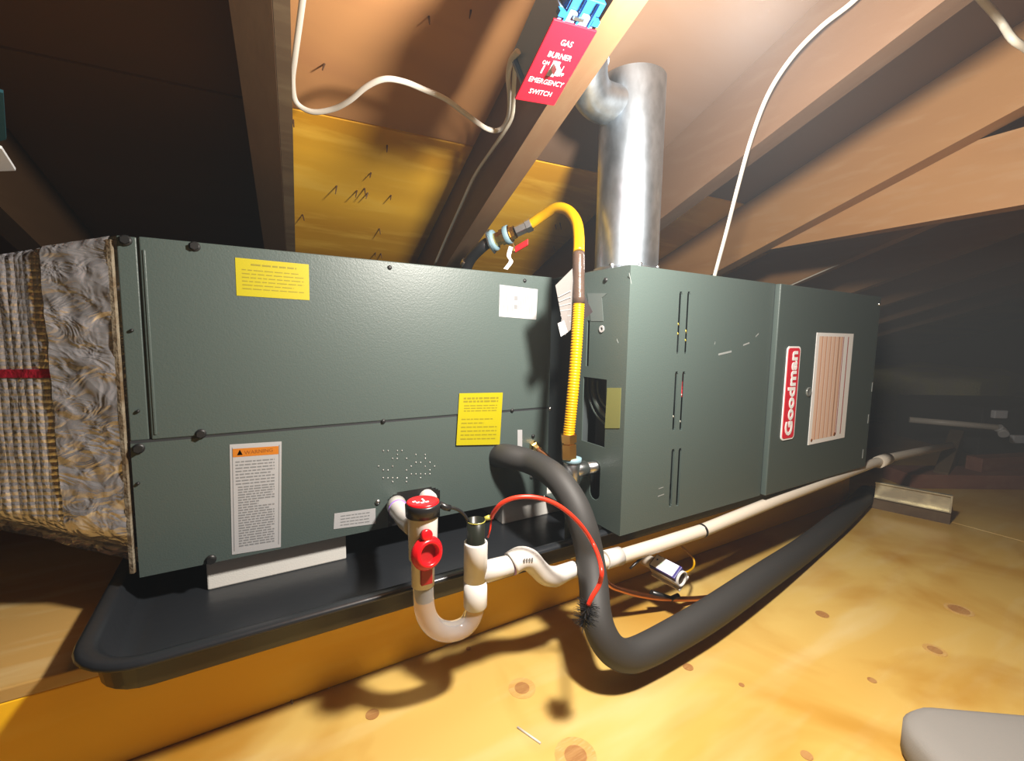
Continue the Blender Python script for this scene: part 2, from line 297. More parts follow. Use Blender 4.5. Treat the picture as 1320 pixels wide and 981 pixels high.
# the far slope behind the camera
zr = roof(0, RIDGE, 0.69)
def back(x, y, h): return CAM + RX*x + RY*y + V(0, 0, h + RM*RIDGE*-2 + RM*y - 0.0) if False else roof(x, 2*RIDGE-y, h) - RY*(2*(RIDGE-y))
for x0, x1 in ((-2.4, -0.03), (-0.03, 2.4), (2.4, 5.6)):
    vs = [back(x, y, h) for h in (0.69, 0.703) for y in (RIDGE, -4.6) for x in (x0, x1)]
    MB().add(vs, [(0, 1, 3, 2), (4, 6, 7, 5), (0, 4, 5, 1), (2, 3, 7, 6), (0, 2, 6, 4), (1, 5, 7, 3)]).build('sheathing_panel', SHEA, ceiling)
for nm, X in (('wall_left', -2.3), ('wall_right', 5.5)):
    pts = [roof(X, 3.2, 0.69)*V(1, 1, 0)+V(0, 0, ZF), roof(X, 3.2, 0.69), roof(X, RIDGE, 0.69), back(X, -4.4, 0.69), back(X, -4.4, 0.69)*V(1, 1, 0)+V(0, 0, ZF)]
    tag(MB().quad(pts, 0.02, RX).build(nm, OLDW), kind='structure')
# roofing nails coming through the deck
for px, py in ((553, 22), (607, 14), (418, 83), (574, 124), (499, 188), (434, 240), (470, 243), (474, 249), (504, 252), (390, 277), (489, 295), (484, 326), (491, 327), (378, 155), (716, 290), (722, 288), (714, 318), (460, 246), (478, 223)):
    P = roof_at(px, py, 0.689); d = unit(-ZN*1.0 + V(random.uniform(-.3, .3), random.uniform(-.3, .3), 0)); L = random.uniform(0.012, 0.020)
    MB().cyl(P - d*0.002, P + d*L, 0.0017, 6, 0.0009).build('roofing_nail', NAIL, ceiling)

# ------------------------------------------------------------------ rafters
RX_R = [-1.23, -0.825, -0.418, -0.012, 0.380, 0.793, 1.205, 1.612, 2.02, 2.43, 2.84, 3.25]
RLAB = ['dark rafter in the shadowed bay, farthest to the left', 'dark rafter in shadow, second from the left', 'dark rafter just left of the doubled rafter, in deep shadow',
        'rafter beside the looping white cable, its left side facing into the dark', 'brown rafter carrying the blue switch box', 'pale rafter to the right of the metal vent pipe with a white cable crossing it',
        'rafter with a collar tie nailed to its side, upper right', 'dim rafter beyond the collar tie, first of the far right bays', 'dim rafter beyond the collar tie, second of the far right bays', 'dim rafter in the far right bays, third beyond the collar tie', 'dim rafter in the far right bays, fourth beyond the collar tie', 'dim rafter in the far right bays, last before the gable']
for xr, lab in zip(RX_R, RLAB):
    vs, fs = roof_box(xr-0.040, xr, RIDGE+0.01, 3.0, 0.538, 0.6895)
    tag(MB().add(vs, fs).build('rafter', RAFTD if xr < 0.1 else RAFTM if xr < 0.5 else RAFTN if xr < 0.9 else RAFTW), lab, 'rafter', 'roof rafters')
# sistered board on the bright side of the left rafter
vs, fs = roof_box(-0.0115, 0.006, RIDGE+0.1, 1.35, 0.565, 0.689)
tag(MB().add(vs, fs).build('sister_board', OLDW), 'dark board nailed along the right side of the rafter by the looping cable', 'board')
# collar tie on the fourth rafter
A = roof_x(1320, 272, 1.246); B = roof_x(978, 326, 1.246); zb = (A[2]+B[2])/2
ya, yb = to_roof(A)[1]-0.55, to_roof(B)[1]+0.1
P = lambda x, y, z: CAM*V(1, 1, 0) + RX*x + RY*y + V(0, 0, z)
vs = [P(x, y, z) for z in (zb, zb+0.14) for y in (ya, yb) for x in (1.2065, 1.246)]
tag(MB().add(vs, [(0, 2, 3, 1), (4, 5, 7, 6), (0, 1, 5, 4), (2, 6, 7, 3), (0, 4, 6, 2), (1, 3, 7, 5)]).build('collar_tie', RAFTW), 'horizontal orange collar tie running out of the frame at the right', 'beam')

# ------------------------------------------------------------------ platform under the equipment
YB, ZP = 0.122, -0.047
plat = thing('equipment_platform', (0.0, 0.45, ZF), 'low lumber platform topped with plywood, under the furnace and its drain pan', 'platform')
MB().box((-1.55, YB, ZF), (1.10, YB+0.038, ZP-0.016), b=0.0015).build('rim_joist', BEAMW, plat)
MB().box((-1.55, 0.86, ZF), (1.10, 0.898, ZP-0.016)).build('rim_joist', BEAMW, plat)
MB().box((1.10, YB, ZF), (1.138, 0.898, ZP-0.016)).build('end_joist', BEAMW, plat)
MB().box((-1.55, YB, ZP-0.016), (1.138, 0.898, ZP), b=0.0015).build('plywood_deck', DECKW, plat)
for px, py in ((376, 908), (424, 893)):
    P = aty(px, py, YB); d = unit(V(0.1, -1, -0.9)); s_ = MB(); s_.cyl(P+V(0, .004, .008), P + d*0.012+V(0, 0, .008), 0.0018, 8); s_.cyl(P+d*0.012+V(0, 0, .008), P+d*0.0145+V(0, 0, .008), 0.0042, 10)
    s_.build('screw', SCREW, plat)

# ------------------------------------------------------------------ drain pan
def rrect(x0, x1, y0, y1, r, z, n=7):
    out = []
    for cx, cy, a0 in ((x1-r, y1-r, 0), (x0+r, y1-r, 90), (x0+r, y0+r, 180), (x1-r, y0+r, 270)):
        for k in range(n+1): t = math.radians(a0 + 90*k/n); out.append((cx+r*math.cos(t), cy+r*math.sin(t), z))
    return out
px0, px1, py0, py1 = -0.704, 0.93, 0.030, 0.735
pan = MB(); loops = [(0.022, 0.05, ZP), (0.020, .052, ZP+0.002), (0.014, .06, -0.014), (0.003, .07, -0.013), (0.0, .072, -0.010), (0.002, .07, -0.0065), (0.006, .068, -0.005), (0.016, .06, -0.006), (0.021, .055, -0.010), (0.030, .048, ZP+0.010), (0.036, .042, ZP+0.005), (0.050, .03, ZP+0.004)]
rings = [rrect(px0+d, px1-d, py0+d, py1-d, r, z) for d, r, z in loops]; n = len(rings[0])
pan.add([p for q in rings for p in q], [(i*n+k, i*n+(k+1) % n, (i+1)*n+(k+1) % n, (i+1)*n+k) for i in range(len(rings)-1) for k in range(n)], True)
m0 = (len(rings)-1)*n; pan.f += [tuple(range(n))[::-1], tuple(m0+k for k in range(n))]; pan.sm += [False, False]
tag(pan.build('drain_pan', PANM), 'black plastic drain pan with a rounded lip lying under the cabinets', 'pan')

# foam blocks in the pan
ZI = ZP+0.004
def block(x0, x1, y0, y1, top, lab):
    tag(MB().box((x0, y0, ZI), (x1, y1, top), b=0.002).build('foam_block', FOAMW), lab, 'block', 'foam support blocks in the drain pan')
ZC = 0.0075
L0, L1 = aty(268, 770, 0.228), aty(447, 740, 0.228)
block(L0[0], L1[0], 0.228, 0.62, ZC, 'white foam block under the left cabinet, below the orange topped warning label')
a, b = aty(648, 690, 0.22), aty(722, 680, 0.22)
block(a[0], b[0]+0.01, 0.222, 0.62, ZC, 'grey shadowed foam block under the left cabinet, behind the red tube')
block(0.05, 0.15, 0.10, 0.60, 0.0, 'foam block under the left end of the furnace'); block(0.62, 0.74, 0.12, 0.60, 0.0, 'foam block under the right end of the furnace')

# ------------------------------------------------------------------ evaporator coil cabinet
XL, XR, YC, ZT, CD = -0.664, -0.005, 0.206, 0.4497, 0.47
coil = thing('evaporator_coil_cabinet', ((XL+XR)/2, YC+CD/2, ZC), 'long grey metal coil cabinet with yellow labels, left of the furnace', 'coil cabinet')
cp = lambda x, y, d=0.0: aty(x, y, YC-d)
MB().box((XL, YC+0.004, ZC), (XR, YC+CD, ZT), b=0.002).build('casing', GREY, coil)
xs = cp(187, 430)[0]; zs0, zs1 = cp(190, 569)[2], cp(712, 525)[2]; zs = (zs0+zs1)/2
MB().box((XL, YC, zs+0.0018), (xs-0.0028, YC+0.004, ZT), b=0.0012).build('side_flange', GREY, coil)
MB().box((xs, YC-0.002, zs+0.0018), (XR-0.001, YC+0.004, ZT+0.001), b=0.0014).build('upper_panel', GREY, coil)
MB().box((xs+0.003, YC-0.0035, zs+0.008), (xs+0.006, YC-0.001, ZT-0.015), b=0.0008).build('panel_bead', GREY, coil)
# lower panel with a notch for the drain ports
n0, n1 = cp(500, 660), cp(567, 640); nx0, nx1, nz = n0[0], n1[0], cp(545, 627)[2]
w = XR-0.001-XL; hs = [(nx0-XL, -1, nx1-XL, nz-ZC-0.012)] + [(nx0-XL+0.003*k*k*0.5+0.002, nz-ZC-0.012+0.003*(k-1), nx1-XL-0.003*k*k*0.5-0.002, nz-ZC-0.012+0.003*k) for k in range(1, 4)]
MB().plate((XL, YC+0.004, ZC), (1, 0, 0), (0, 0, 1), (0, -1, 0), w, zs-0.0018-ZC, 0.0045, hs).build('lower_panel', GREY, coil)
MB().box((nx0-0.002, YC+0.0005, ZC), (nx1+0.002, YC+0.0036, nz+0.002)).build('port_gasket', BLACK, coil)
MB().box((XL, YC-0.0005, zs-0.0018), (XR, YC+0.003, zs+0.0018)).build('panel_seam', DARK, coil)
P = cp(550, 641); MB().lathe(P+V(0, .002, 0), (0, -1, 0), [(0, .0145), (.016, .0145), (.018, .013), (.018, 0)], 20).build('drain_plug', PVC, coil)
for px, py, big in ((162, 310, 1), (251, 318, 1), (502, 345, 0), (676, 362, 0), (259, 559, 1), (179, 578, 1), (170, 426, 2), (178, 530, 2), (494, 543, 0), (272, 721, 1), (660, 529, 0), (709, 527, 3), (487, 647, 3), (685, 614, 3), (687, 562, 0), (178, 623, 2)):
    P = cp(px, py, 0.001); r = {0: 0.0038, 1: 0.0049, 2: 0.0022, 3: 0.0044}[big]
    if big == 1: s_ = MB().cyl(P, P+V(0, -0.007, 0), r, 6); s_.cyl(P, P+V(0, -.002, 0), r*1.35, 14)
    else: s_ = MB().lathe(P, (0, -1, 0), [(0, r), (.0015, r), (.003, r*.7), (.0034, 0)], 14)
    s_.build('screw', SCREW if big == 3 else SCREW_D, coil)
b_ = MB(); random.seed(3)
for k in range(44):
    px, py = 488 + random.choice(range(0, 13))*6.0, 581 + random.choice(range(0, 9))*5.0
    if (px-488)/80 + abs(py-600)/30 > 1.25: continue
    P = cp(px, py, 0.0005); b_.lathe(P, (0, -1, 0), [(0, .0016), (.0012, .001), (.0016, 0)], 6)
tag(b_.build('raised_dots', SCREW, coil), kind='stuff')
def sticker(name, parent, pts, plane, m, t=0.0006):
    P = [plane(*q) for q in pts]; return MB().quad(P, t, V(0, -1, 0)).build(name, m, parent), P
def lines(P, rows, x0, x1, y0, y1, th, seed, words=True):           # printed lines inside a sticker quad (TL,TR,BR,BL)
    random.seed(seed); b = MB(); TL, TR, BR, BL = P
    at = lambda u, v: (TL*(1-u)+TR*u)*(1-v) + (BL*(1-u)+BR*u)*v + V(0, -0.0008, 0)
    for k in range(rows):
        v = y0 + (y1-y0)*k/max(rows-1, 1); u = x0; end = x1 if random.random() < .7 else x0+(x1-x0)*random.uniform(.5, .95)
        while u < end:
            L = random.uniform(.05, .14) if words else (x1-x0); b.quad([at(u, v-th), at(min(u+L, end), v-th), at(min(u+L, end), v+th), at(u, v+th)]); u += L+.02
    return b
o, P = sticker('warning_label', coil, ((303, 332), (398, 341), (399, 387), (305, 381)), lambda x, y: cp(x, y, .002), YEL_L)
o['label'] = 'wide yellow warning label at the upper left'
q = lines(P, 1, .2, .82, .15, .15, .022, 1); q2 = lines(P, 6, .08, .92, .3, .8, .012, 2); q.add(q2.v, q2.f); q.build('print_lines', YEL_P, o)
o, P = sticker('warning_label', coil, ((592, 507), (648, 506), (644, 573), (588, 574)), lambda x, y: cp(x, y, .0035), YEL_L)
o['label'] = 'square yellow warning label over the seam between the panels'
q = lines(P, 2, .1, .9, .10, .16, .018, 4)
q2 = lines(P, 3, .12, .88, .24, .34, .010, 5); q3 = lines(P, 6, .08, .9, .5, .88, .011, 6); q.add(q2.v, q2.f); q.add(q3.v, q3.f); q.build('print_lines', YEL_P, o)
o, P = sticker('rating_sticker', coil, ((644, 367), (693, 373), (691, 412), (643, 408)), lambda x, y: cp(x, y, .002), WHITE_C)
o['label'] = 'small white sticker at the upper right corner'
b = MB(); TL, TR, BR, BL = P; at = lambda u, v: (TL*(1-u)+TR*u)*(1-v) + (BL*(1-u)+BR*u)*v + V(0, -0.0008, 0)
for u in (.12, .17, .22, .34, .5, .56, .62, .68, .74, .8, .86):
    v0 = .1+.08*random.random(); v1 = .9-.2*random.random(); b.quad([at(u-.007, v0), at(u+.007, v0), at(u+.007, v1), at(u-.007, v1)])
b.quad([at(.38, .3), at(.47, .3), at(.47, .44), at(.38, .44)]); b.quad([at(.38, .58), at(.47, .58), at(.47, .72), at(.38, .72)]); b.build('print_lines', GREY_P, o)
o, P = sticker('instruction_label', coil, ((296, 573), (363, 569), (362, 705), (299, 715)), lambda x, y: cp(x, y, .0005), WHITE_C)
o['label'] = 'tall white instruction label with an orange header'
TL, TR, BR, BL = P; at = lambda u, v: (TL*(1-u)+TR*u)*(1-v) + (BL*(1-u)+BR*u)*v + V(0, -0.0008, 0)
MB().quad([at(.05, .04), at(.94, .04), at(.94, .115), at(.05, .115)]).build('header_band', ORANGE, o)
q = MB(); q.quad([at(.13, .10), at(.24, .10), at(.185, .05)]); q.build('warning_triangle', BROWN_P, o)
text('WARNING', at(.55, .078), (1, 0, 0), (0, 0, 1), 0.0075, BROWN_P, 'header_lettering', o, ext=0.0001)
q = lines(P, 8, .1, .86, .16, .36, .006, 9); q2 = lines(P, 24, .14, .86, .39, .93, .006, 10); q.add(q2.v, q2.f)
q.quad([at(.04, .03), at(.055, .03), at(.055, .97), at(.04, .97)]); q.quad([at(.945, .03), at(.96, .03), at(.96, .97), at(.945, .97)]); q.build('print_lines', GREY_P, o)
o, P = sticker('model_sticker', coil, ((431, 662), (484, 655), (484, 675), (430, 682)), lambda x, y: cp(x, y, .0005), WHITE_C)
lines(P, 4, .15, .85, .22, .8, .03, 12).build('print_lines', GREY_P, o)
P = [cp(*q, .0005) for q in ((667, 554), (673, 554), (673, 577), (667, 577))]; MB().quad(P, .0006, V(0, -1, 0)).build('white_mark', WHITE_C, coil)

# ------------------------------------------------------------------ foil wrapped duct
DD = unit(V(-0.92, 0.39, 0)); DN = unit(V(-0.39, -0.92, 0))
D0 = V(XL-0.004, YC+0.003, 0)
def on_duct(x, y): d = ray(x, y); t = ((D0-CAM)@DN)/(d@DN); return CAM+d*t
duct = thing('foil_wrapped_duct', (-0.85, 0.45, 0.0), 'silver foil bubble wrapped duct joined to the left end of the coil cabinet', 'duct')
uof = lambda P: (P-D0)@DD
LD = 0.30; za, zb_ = on_duct(147, 303)[2], on_duct(0, 329)[2]; zc_, zd = on_duct(176, 741)[2], on_duct(0, 707)[2]; u0_ = uof(on_duct(0, 500))
DTOP = lambda u: za + (zb_-za)*u/u0_
DBOT = lambda u: zc_ + (zd-zc_)*u/u0_
u_t = uof(on_duct(66, 450))
def wrinkle(u, z, amp, seed, fx=9, fz=34):
    q = noise.noise(Vector((u*fx+seed, z*fz, seed*.7))); q2 = noise.noise(Vector((u*70, z*60, seed+4.0))); q3 = noise.noise(Vector((u*150, z*130, seed+9.0)))
    return amp*(q + 0.35*q2 + 0.06*q3)
def duct_face(u0, u1, v0, v1, nu, nv, amp, seed, fx, fz, off=0.0):
    vs, fs = [], []
    for i in range(nu+1):
        for j in range(nv+1):
            u = u0+(u1-u0)*i/nu; z = DBOT(u) + (DTOP(u)-DBOT(u))*(v0+(v1-v0)*j/nv)
            vv = v0+(v1-v0)*j/nv; e = 0.006*(max(0, vv-.97)/.03)**2 + 0.06*(max(0, .14-vv)/.14)**2
            vs.append(D0 + DD*u + DN*(off - e + wrinkle(u - 0.12*z, z, amp, seed, fx, fz)) + V(0, 0, z))
    for i in range(nu):
        for j in range(nv): k = i*(nv+1)+j; fs.append((k, k+nv+1, k+nv+2, k+1))
    return vs, fs
MB().add(*duct_face(0.004, u_t, 0, 1, 40, 150, 0.0045, 3.0, 16, 30, 0.004), True).build('foil_tape_band', FOIL_T, duct)
MB().add(*duct_face(u_t-0.003, LD, 0, 1, 110, 110, 0.0022, 8.0, 75, 4), True).build('bubble_foil_front', FOIL_B, duct)
vr = lambda y: (on_duct(30, y)[2]-DBOT(uof(on_duct(30, y))))/(DTOP(uof(on_duct(30, y)))-DBOT(uof(on_duct(30, y))))
MB().add(*duct_face(u_t-0.002, LD, vr(487), vr(476), 110, 4, 0.0022, 8.0, 75, 4, 0.0012), True).build('red_printed_stripe', RED_F, duct)
depth = V(0.0, 0.44, 0)
q = MB(); n_ = 40
for top in (1, 0):
    vs = []
    for i in range(n_+1):
        for j in range(13):
            u = LD*i/n_; zz = DTOP(u) if top else DBOT(u); w_ = wrinkle(u, zz+j*.05, 0.004, 5.0, 14, 20) if 0 < j < 12 else 0.0
            vs.append(D0 + DD*u + V(0, 0, zz) + depth*(j/12) + V(0, 0, w_*1.2) - DN*((.006 if top else .06) if j == 0 else 0))
    q.add(vs, [(i*13+j, (i+1)*13+j, (i+1)*13+j+1, i*13+j+1) for i in range(n_) for j in range(12)], True)
q.build('bubble_foil_wrap', FOIL_T, duct)
b0, b1 = D0+depth, D0+depth+DD*LD
MB().quad([b0+V(0, 0, DBOT(0)), b1+V(0, 0, DBOT(LD)), b1+V(0, 0, DTOP(LD)), b0+V(0, 0, DTOP(0))], 0.004).build('bubble_foil_back', FOIL_T, duct)
MB().box((0.0, -0.002, za*0+DBOT(0)+0.004), (0.005, 0.004, DTOP(0)-0.006), D0, DD, DN).build('insulation_edge', FIBRE, duct)

# ------------------------------------------------------------------ furnace
FL, FH, FD, XS = 0.886, 0.450, 0.62, 0.4166
fur = thing('gas_furnace', (FL/2, FD/2, 0.0), 'grey gas furnace lying on its side with slotted door and red badge', 'furnace')
fp = lambda x, y, d=0.0: aty(x, y, -d)
sp = lambda x, y: atx(x, y, 0.0)
MB().box((0, 0.0035, FH-0.002), (FL, FD, FH)).build('top_panel', GREY, fur)
MB().box((0, 0.0035, 0), (FL, FD, 0.002)).build('bottom_panel', GREY, fur)
MB().box((0.002, FD-0.002, 0.002), (FL-.002, FD, FH-0.002)).build('back_panel', GREY, fur)
MB().box((FL-0.002, 0.0035, 0.002), (FL, FD, FH-0.002)).build('end_panel', GREY, fur)
SD = 0.128
MB().box((0.002, SD-.002, .002), (0.05, SD, FH-.002)).build('return_panel', GREY_D, fur)
MB().box((0.048, SD, .002), (0.05, FD-.002, FH-.002)).build('recessed_side_panel', GREY_D, fur)
w0, w1 = sp(752, 483), sp(779, 578); wt, wb = (sp(779, 489)[2], sp(779, 577)[2])
g0 = sp(768, 606); slot0, slot1 = sp(759, 413), sp(757, 472)
holes = [(w1[1], wb, w1[1]+0.062, wt), (slot0[1]-0.003, slot1[2], slot0[1]+0.004, slot0[2])]
cy_, rz = sp(767, 610)[1], 0.0135
z_lo, z_hi = sp(768, 645)[2], sp(768, 594)[2]
for k in range(6):
    t0, t1 = k/6*math.pi/2, (k+1)/6*math.pi/2
    hw = rz*math.cos(t0+0.13)
    holes += [(cy_-hw, z_hi-rz+rz*math.sin(t0), cy_+hw, z_hi-rz+rz*math.sin(t1)), (cy_-hw, z_lo+rz-rz*math.sin(t1), cy_+hw, z_lo+rz-rz*math.sin(t0))]
holes.append((cy_-rz, z_lo+rz, cy_+rz, z_hi-rz))
MB().plate((0.002, 0.0035, 0.002), (0, 1, 0), (0, 0, 1), (-1, 0, 0), SD-0.0035, FH-0.004, 0.002, [(a-0.0035, b_-0.002, c-0.0035, d-0.002) for a, b_, c, d in holes]).build('side_panel', GREY, fur)
# burner door with three pairs of slots
sl = []
for (xt, yt, xb, yb) in ((878, 375, 874, 457), (888.5, 375, 884, 457), (873, 478, 868, 556), (882.5, 478, 877, 556), (868, 578, 864, 654), (877, 577, 873, 653)):
    a, b = fp(xt, yt), fp(xb, yb); xc = (a[0]+b[0])/2; hw = 0.0042
    sl += [(xc-hw, b[2]+hw, xc+hw, a[2]-hw), (xc-hw*.75, b[2]+hw*.3, xc+hw*.75, b[2]+hw), (xc-hw*.75, a[2]-hw, xc+hw*.75, a[2]-hw*.3)]
DX = XS-0.006
MB().plate((0, 0.0035, 0.0), (1, 0, 0), (0, 0, 1), (0, -1, 0), DX, FH, 0.0035, sl).build('burner_door', GREY, fur)
MB().box((DX, 0.003, 0.001), (XS+0.001, 0.02, FH-0.001)).build('door_gap', GREY_D, fur)
BD = 0.009
MB().box((XS, -BD, 0.0005), (FL, 0.0034, FH), b=0.002).build('blower_door', GREY, fur)
# what shows through the slots and the side window
MB().box((0.03, 0.10, 0.02), (XS-0.03, 0.13, FH-0.03), b=0.004).build('burner_box', GREY_D, fur)
icy, icz = 0.047, wt-0.012
for R_i, r_i in ((0.046, .0025), (0.060, .005), (0.074, .0028)):
    MB().tube([V(0.022, icy+R_i*math.cos(math.radians(t)), icz-R_i*math.sin(math.radians(t))) for t in range(-10, 112, 8)], r_i, 10).build('inducer_rim', GREY, fur)
MB().box((0.03, 0.012, 0.10), (0.034, 0.125, 0.33)).build('inducer_plate', DARK, fur)
YW = mat('yellow_wire', (0.85, 0.65, 0.10), 0.4); RW = mat('red_wire', (0.5, 0.02, 0.03), 0.4); WW = mat('white_wire', (0.75, 0.72, 0.6), 0.4)
for nm, m_, pts in (('yellow_wire', YW, ((862, 408), (880, 423), (896, 440))), ('yellow_wire', YW, ((862, 420), (880, 436), (896, 449))), ('white_wire', WW, ((862, 500), (871, 482), (880, 476))), ('red_wire', RW, ((880, 470), (882, 490), (879, 512))), ('white_wire', WW, ((874, 509), (881, 509), (890, 512))), ('white_wire', WW, ((860, 532), (872, 540), (882, 548)))):
    MB().tube([fp(*q, -0.014) for q in pts], 0.0022 if m_ is not RW else 0.0045, 6, sub=3).build(nm, m_, fur)
# marks and fittings
P = sp(776, 424); MB().ring(P+V(-.0002, 0, 0), (-1, 0, 0), 0.0028, 0.0062, 0.0012, 18).build('sight_grommet', WHITE_C, fur)
MB().lathe(P, (-1, 0, 0), [(0, .003), (.0008, .003), (.0008, 0)], 12).build('sight_hole', BLACK, fur)
P = sp(781, 361); MB().lathe(P, (-1, 0, 0), [(0, .0042), (.0018, .004), (.003, 0)], 10).build('screw', SCREW_D, fur)
OLIVE = mat('faded_olive_sticker', (0.16, 0.165, 0.055), 0.5)
MB().quad([sp(*q)+V(-.0002, 0, 0) for q in ((783, 500), (801, 500), (799, 552), (780, 552))], .0005, V(-1, 0, 0)).build('faded_sticker', OLIVE, fur)
GHOST = mat('sticker_residue', (0.095, 0.115, 0.11), 0.55)
MB().quad([sp(*q)+V(-.0002, 0, 0) for q in ((757, 378), (783, 378), (776, 384), (778, 414), (762, 414))], .0004, V(-1, 0, 0)).build('sticker_residue', GHOST, fur)
SCRATCH = mat('pale_scratch', (0.22, 0.235, 0.23), 0.5); b = MB()
for (x0, y0, x1, y1, t) in ((926, 457, 943, 453, 1.2), (958, 445, 966, 442, 1.0), (974, 434, 978, 430, .8), (921, 444, 922, 441, .8), (811, 352, 814, 366, 1.0), (795, 437, 797, 442, .5), (848, 640, 856, 637, .6), (849, 630, 855, 628, .5)):
    MB().quad([fp(x0, y0-t, .0002), fp(x1, y1-t, .0002), fp(x1, y1+t, .0002), fp(x0, y0+t, .0002)], .0001, V(0, -1, 0)).build('scratch', SCRATCH, fur)
bp = lambda x, y, d=0.0: aty(x, y, -BD-d)
# badge
cs = [bp(*q) for q in ((1014, 448), (1031, 445), (1023, 566), (1006, 567))]
bx0, bx1 = (cs[0][0]+cs[3][0])/2, (cs[1][0]+cs[2][0])/2; bz0, bz1 = (cs[2][2]+cs[3][2])/2, (cs[0][2]+cs[1][2])/2
def rounded(x0, x1, z0, z1, r, y): return [(p[0], y, p[1]) for p in rrect(x0, x1, z0, z1, r, 0, 5)]
badge = MB().quad([V(*p) for p in rounded(bx0, bx1, bz0, bz1, 0.009, -BD)], 0.0016, V(0, -1, 0)).build('brand_badge', WHITE_L, fur); badge['label'] = 'red name badge with a white border'
MB().quad([V(*p) for p in rounded(bx0+.0035, bx1-.0035, bz0+.0035, bz1-.0035, 0.007, -BD-.0016)], 0.0006, V(0, -1, 0)).build('badge_field', RED_B, badge)
text('Goodman', ((bx0+bx1)/2+0.0012, -BD-.0022, (bz0+bz1)/2), (0, 0, 1), (-1, 0, 0), 0.0385, WHITE_L, 'badge_lettering', badge, bold=0.0012, ext=0.0004, sx=1.2)
# striped label
cs = [bp(*q) for q in ((1054, 428), (1101, 431), (1087, 565), (1040, 573))]
sx0, sx1, sz0, sz1 = (cs[0][0]+cs[3][0])/2, (cs[1][0]+cs[2][0])/2, (cs[2][2]+cs[3][2])/2, (cs[0][2]+cs[1][2])/2
R_ = lambda x0, x1, z0, z1, y: [V(x0, y, z0), V(x1, y, z0), V(x1, y, z1), V(x0, y, z1)]
lab = MB().quad(R_(sx0, sx1, sz0, sz1, -BD), .0008, V(0, -1, 0)).build('operating_label', WHITE_L, fur); lab['label'] = 'white operating label with copper stripes'
W_ = sx1-sx0; q = MB(); q2 = MB(); q3 = MB()
for k, u in enumerate((.07, .18, .29, .40, .51, .60)):
    q2.quad(R_(sx0+W_*u, sx0+W_*(u+.075), sz0+.010, sz1-.008, -BD-.0009)); q.quad(R_(sx0+W_*(u+.075), sx0+W_*(u+.1), sz0+.010, sz1-.008, -BD-.0009))
q3.quad(R_(sx0+W_*.715, sx0+W_*.735, sz0+.012, sz1-.008, -BD-.0009)); q3.quad(R_(sx0+W_*.845, sx0+W_*.87, sz0+.012, sz1-.008, -BD-.0009))
q.build('copper_stripes', COPPER_P, lab); q2.build('salmon_stripes', SALMON_P, lab); q3.build('maroon_stripes', MAROON_P, lab)
q = MB().lathe((sx0+W_*.08, -BD-.0008, sz0+.010), (0, -1, 0), [(0, .004), (.0003, .004), (.0003, 0)], 12); q.build('print_mark', BROWN_P, lab); q = MB().lathe((sx0+W_*.69, -BD-.0008, sz0+.014), (0, -1, 0), [(0, .005), (.0003, .005), (.0003, 0)], 10); q.build('print_mark', BROWN_P, lab)
P = bp(1042, 505); MB().lathe(P, (0, -1, 0), [(0, .0105), (.002, .0105), (.003, .009), (.0018, .007), (.001, 0)], 22).build('observation_port', mat('clear_port', (0.16, 0.17, 0.16), 0.2, 0.2), fur)
for px, py in ((1124, 499), (1119, 540), (1112, 585)):
    P = bp(px, py); MB().box((-.001, -.001, -.012), (.002, .001, .012), P).build('chipped_edge', SCRATCH, fur)
P = bp(1133, 392); MB().lathe(P, (0, -1, 0), [(0, .004), (.003, .004), (.004, 0)], 10).build('screw', SCREW, fur)

# ------------------------------------------------------------------ flue pipe
FX, FY, FR = 0.083, 0.095, 0.0575
flue = thing('flue_pipe', (FX, FY, FH), 'shiny galvanised vent pipe rising from the top of the furnace to the roof', 'vent pipe')
ztop_ = roof(*(to_roof(V(FX, FY, 0))[:2]), 0.69)[2]
MB().lathe((FX, FY, FH), (0, 0, 1), [(0, FR), (ztop_-FH-.005, FR)], 48).build('pipe', GALV, flue)
MB().lathe((FX, FY, FH), (0, 0, 1), [(0.0005, FR+.02), (.002, FR+.02), (.003, FR+.003), (.010, FR+.002), (.011, FR)], 48).build('collar_flange', GALV, flue)
MB().box((FR-.002, -.004, .005), (FR+.0015, .004, ztop_-FH-.01), (FX, FY, FH), unit(V(.9, -.45, 0)), unit(V(.45, .9, 0))).build('lock_seam', GALV, flue)
for a_ in (200, 250, 300): P = V(FX+FR*math.cos(math.radians(a_)), FY+FR*math.sin(math.radians(a_)), FH+.012); MB().lathe(P, V(math.cos(math.radians(a_)), math.sin(math.radians(a_)), 0), [(0, .0035), (.003, .003), (.0034, 0)], 8).build('screw', SCREW, flue)
# second vent elbow behind the switch box rafter
P0, P1, P2 = roof_at(752, 150, 0.60), roof_at(748, 118, 0.61), roof_at(765, 70, 0.66)
el = thing('vent_elbow', P0, 'rounded grey metal vent elbow half hidden behind the rafter with the red switch plate', 'vent elbow')
e_ = lambda x, y, h: roof_at(x, y, h)
MB().tube([e_(757, 40, .68), e_(757, 78, .66), e_(758, 104, .645), e_(766, 124, .635), e_(782, 134, .63), e_(806, 138, .63)], 0.033, 24, sub=6).build('elbow', GALV, el)
MB().lathe(e_(757, 84, .657), (0.0, .2, 1), [(0, .0335), (.001, .036), (.005, .036), (.006, .0335)], 24).build('crimp_ring', GALV, el)

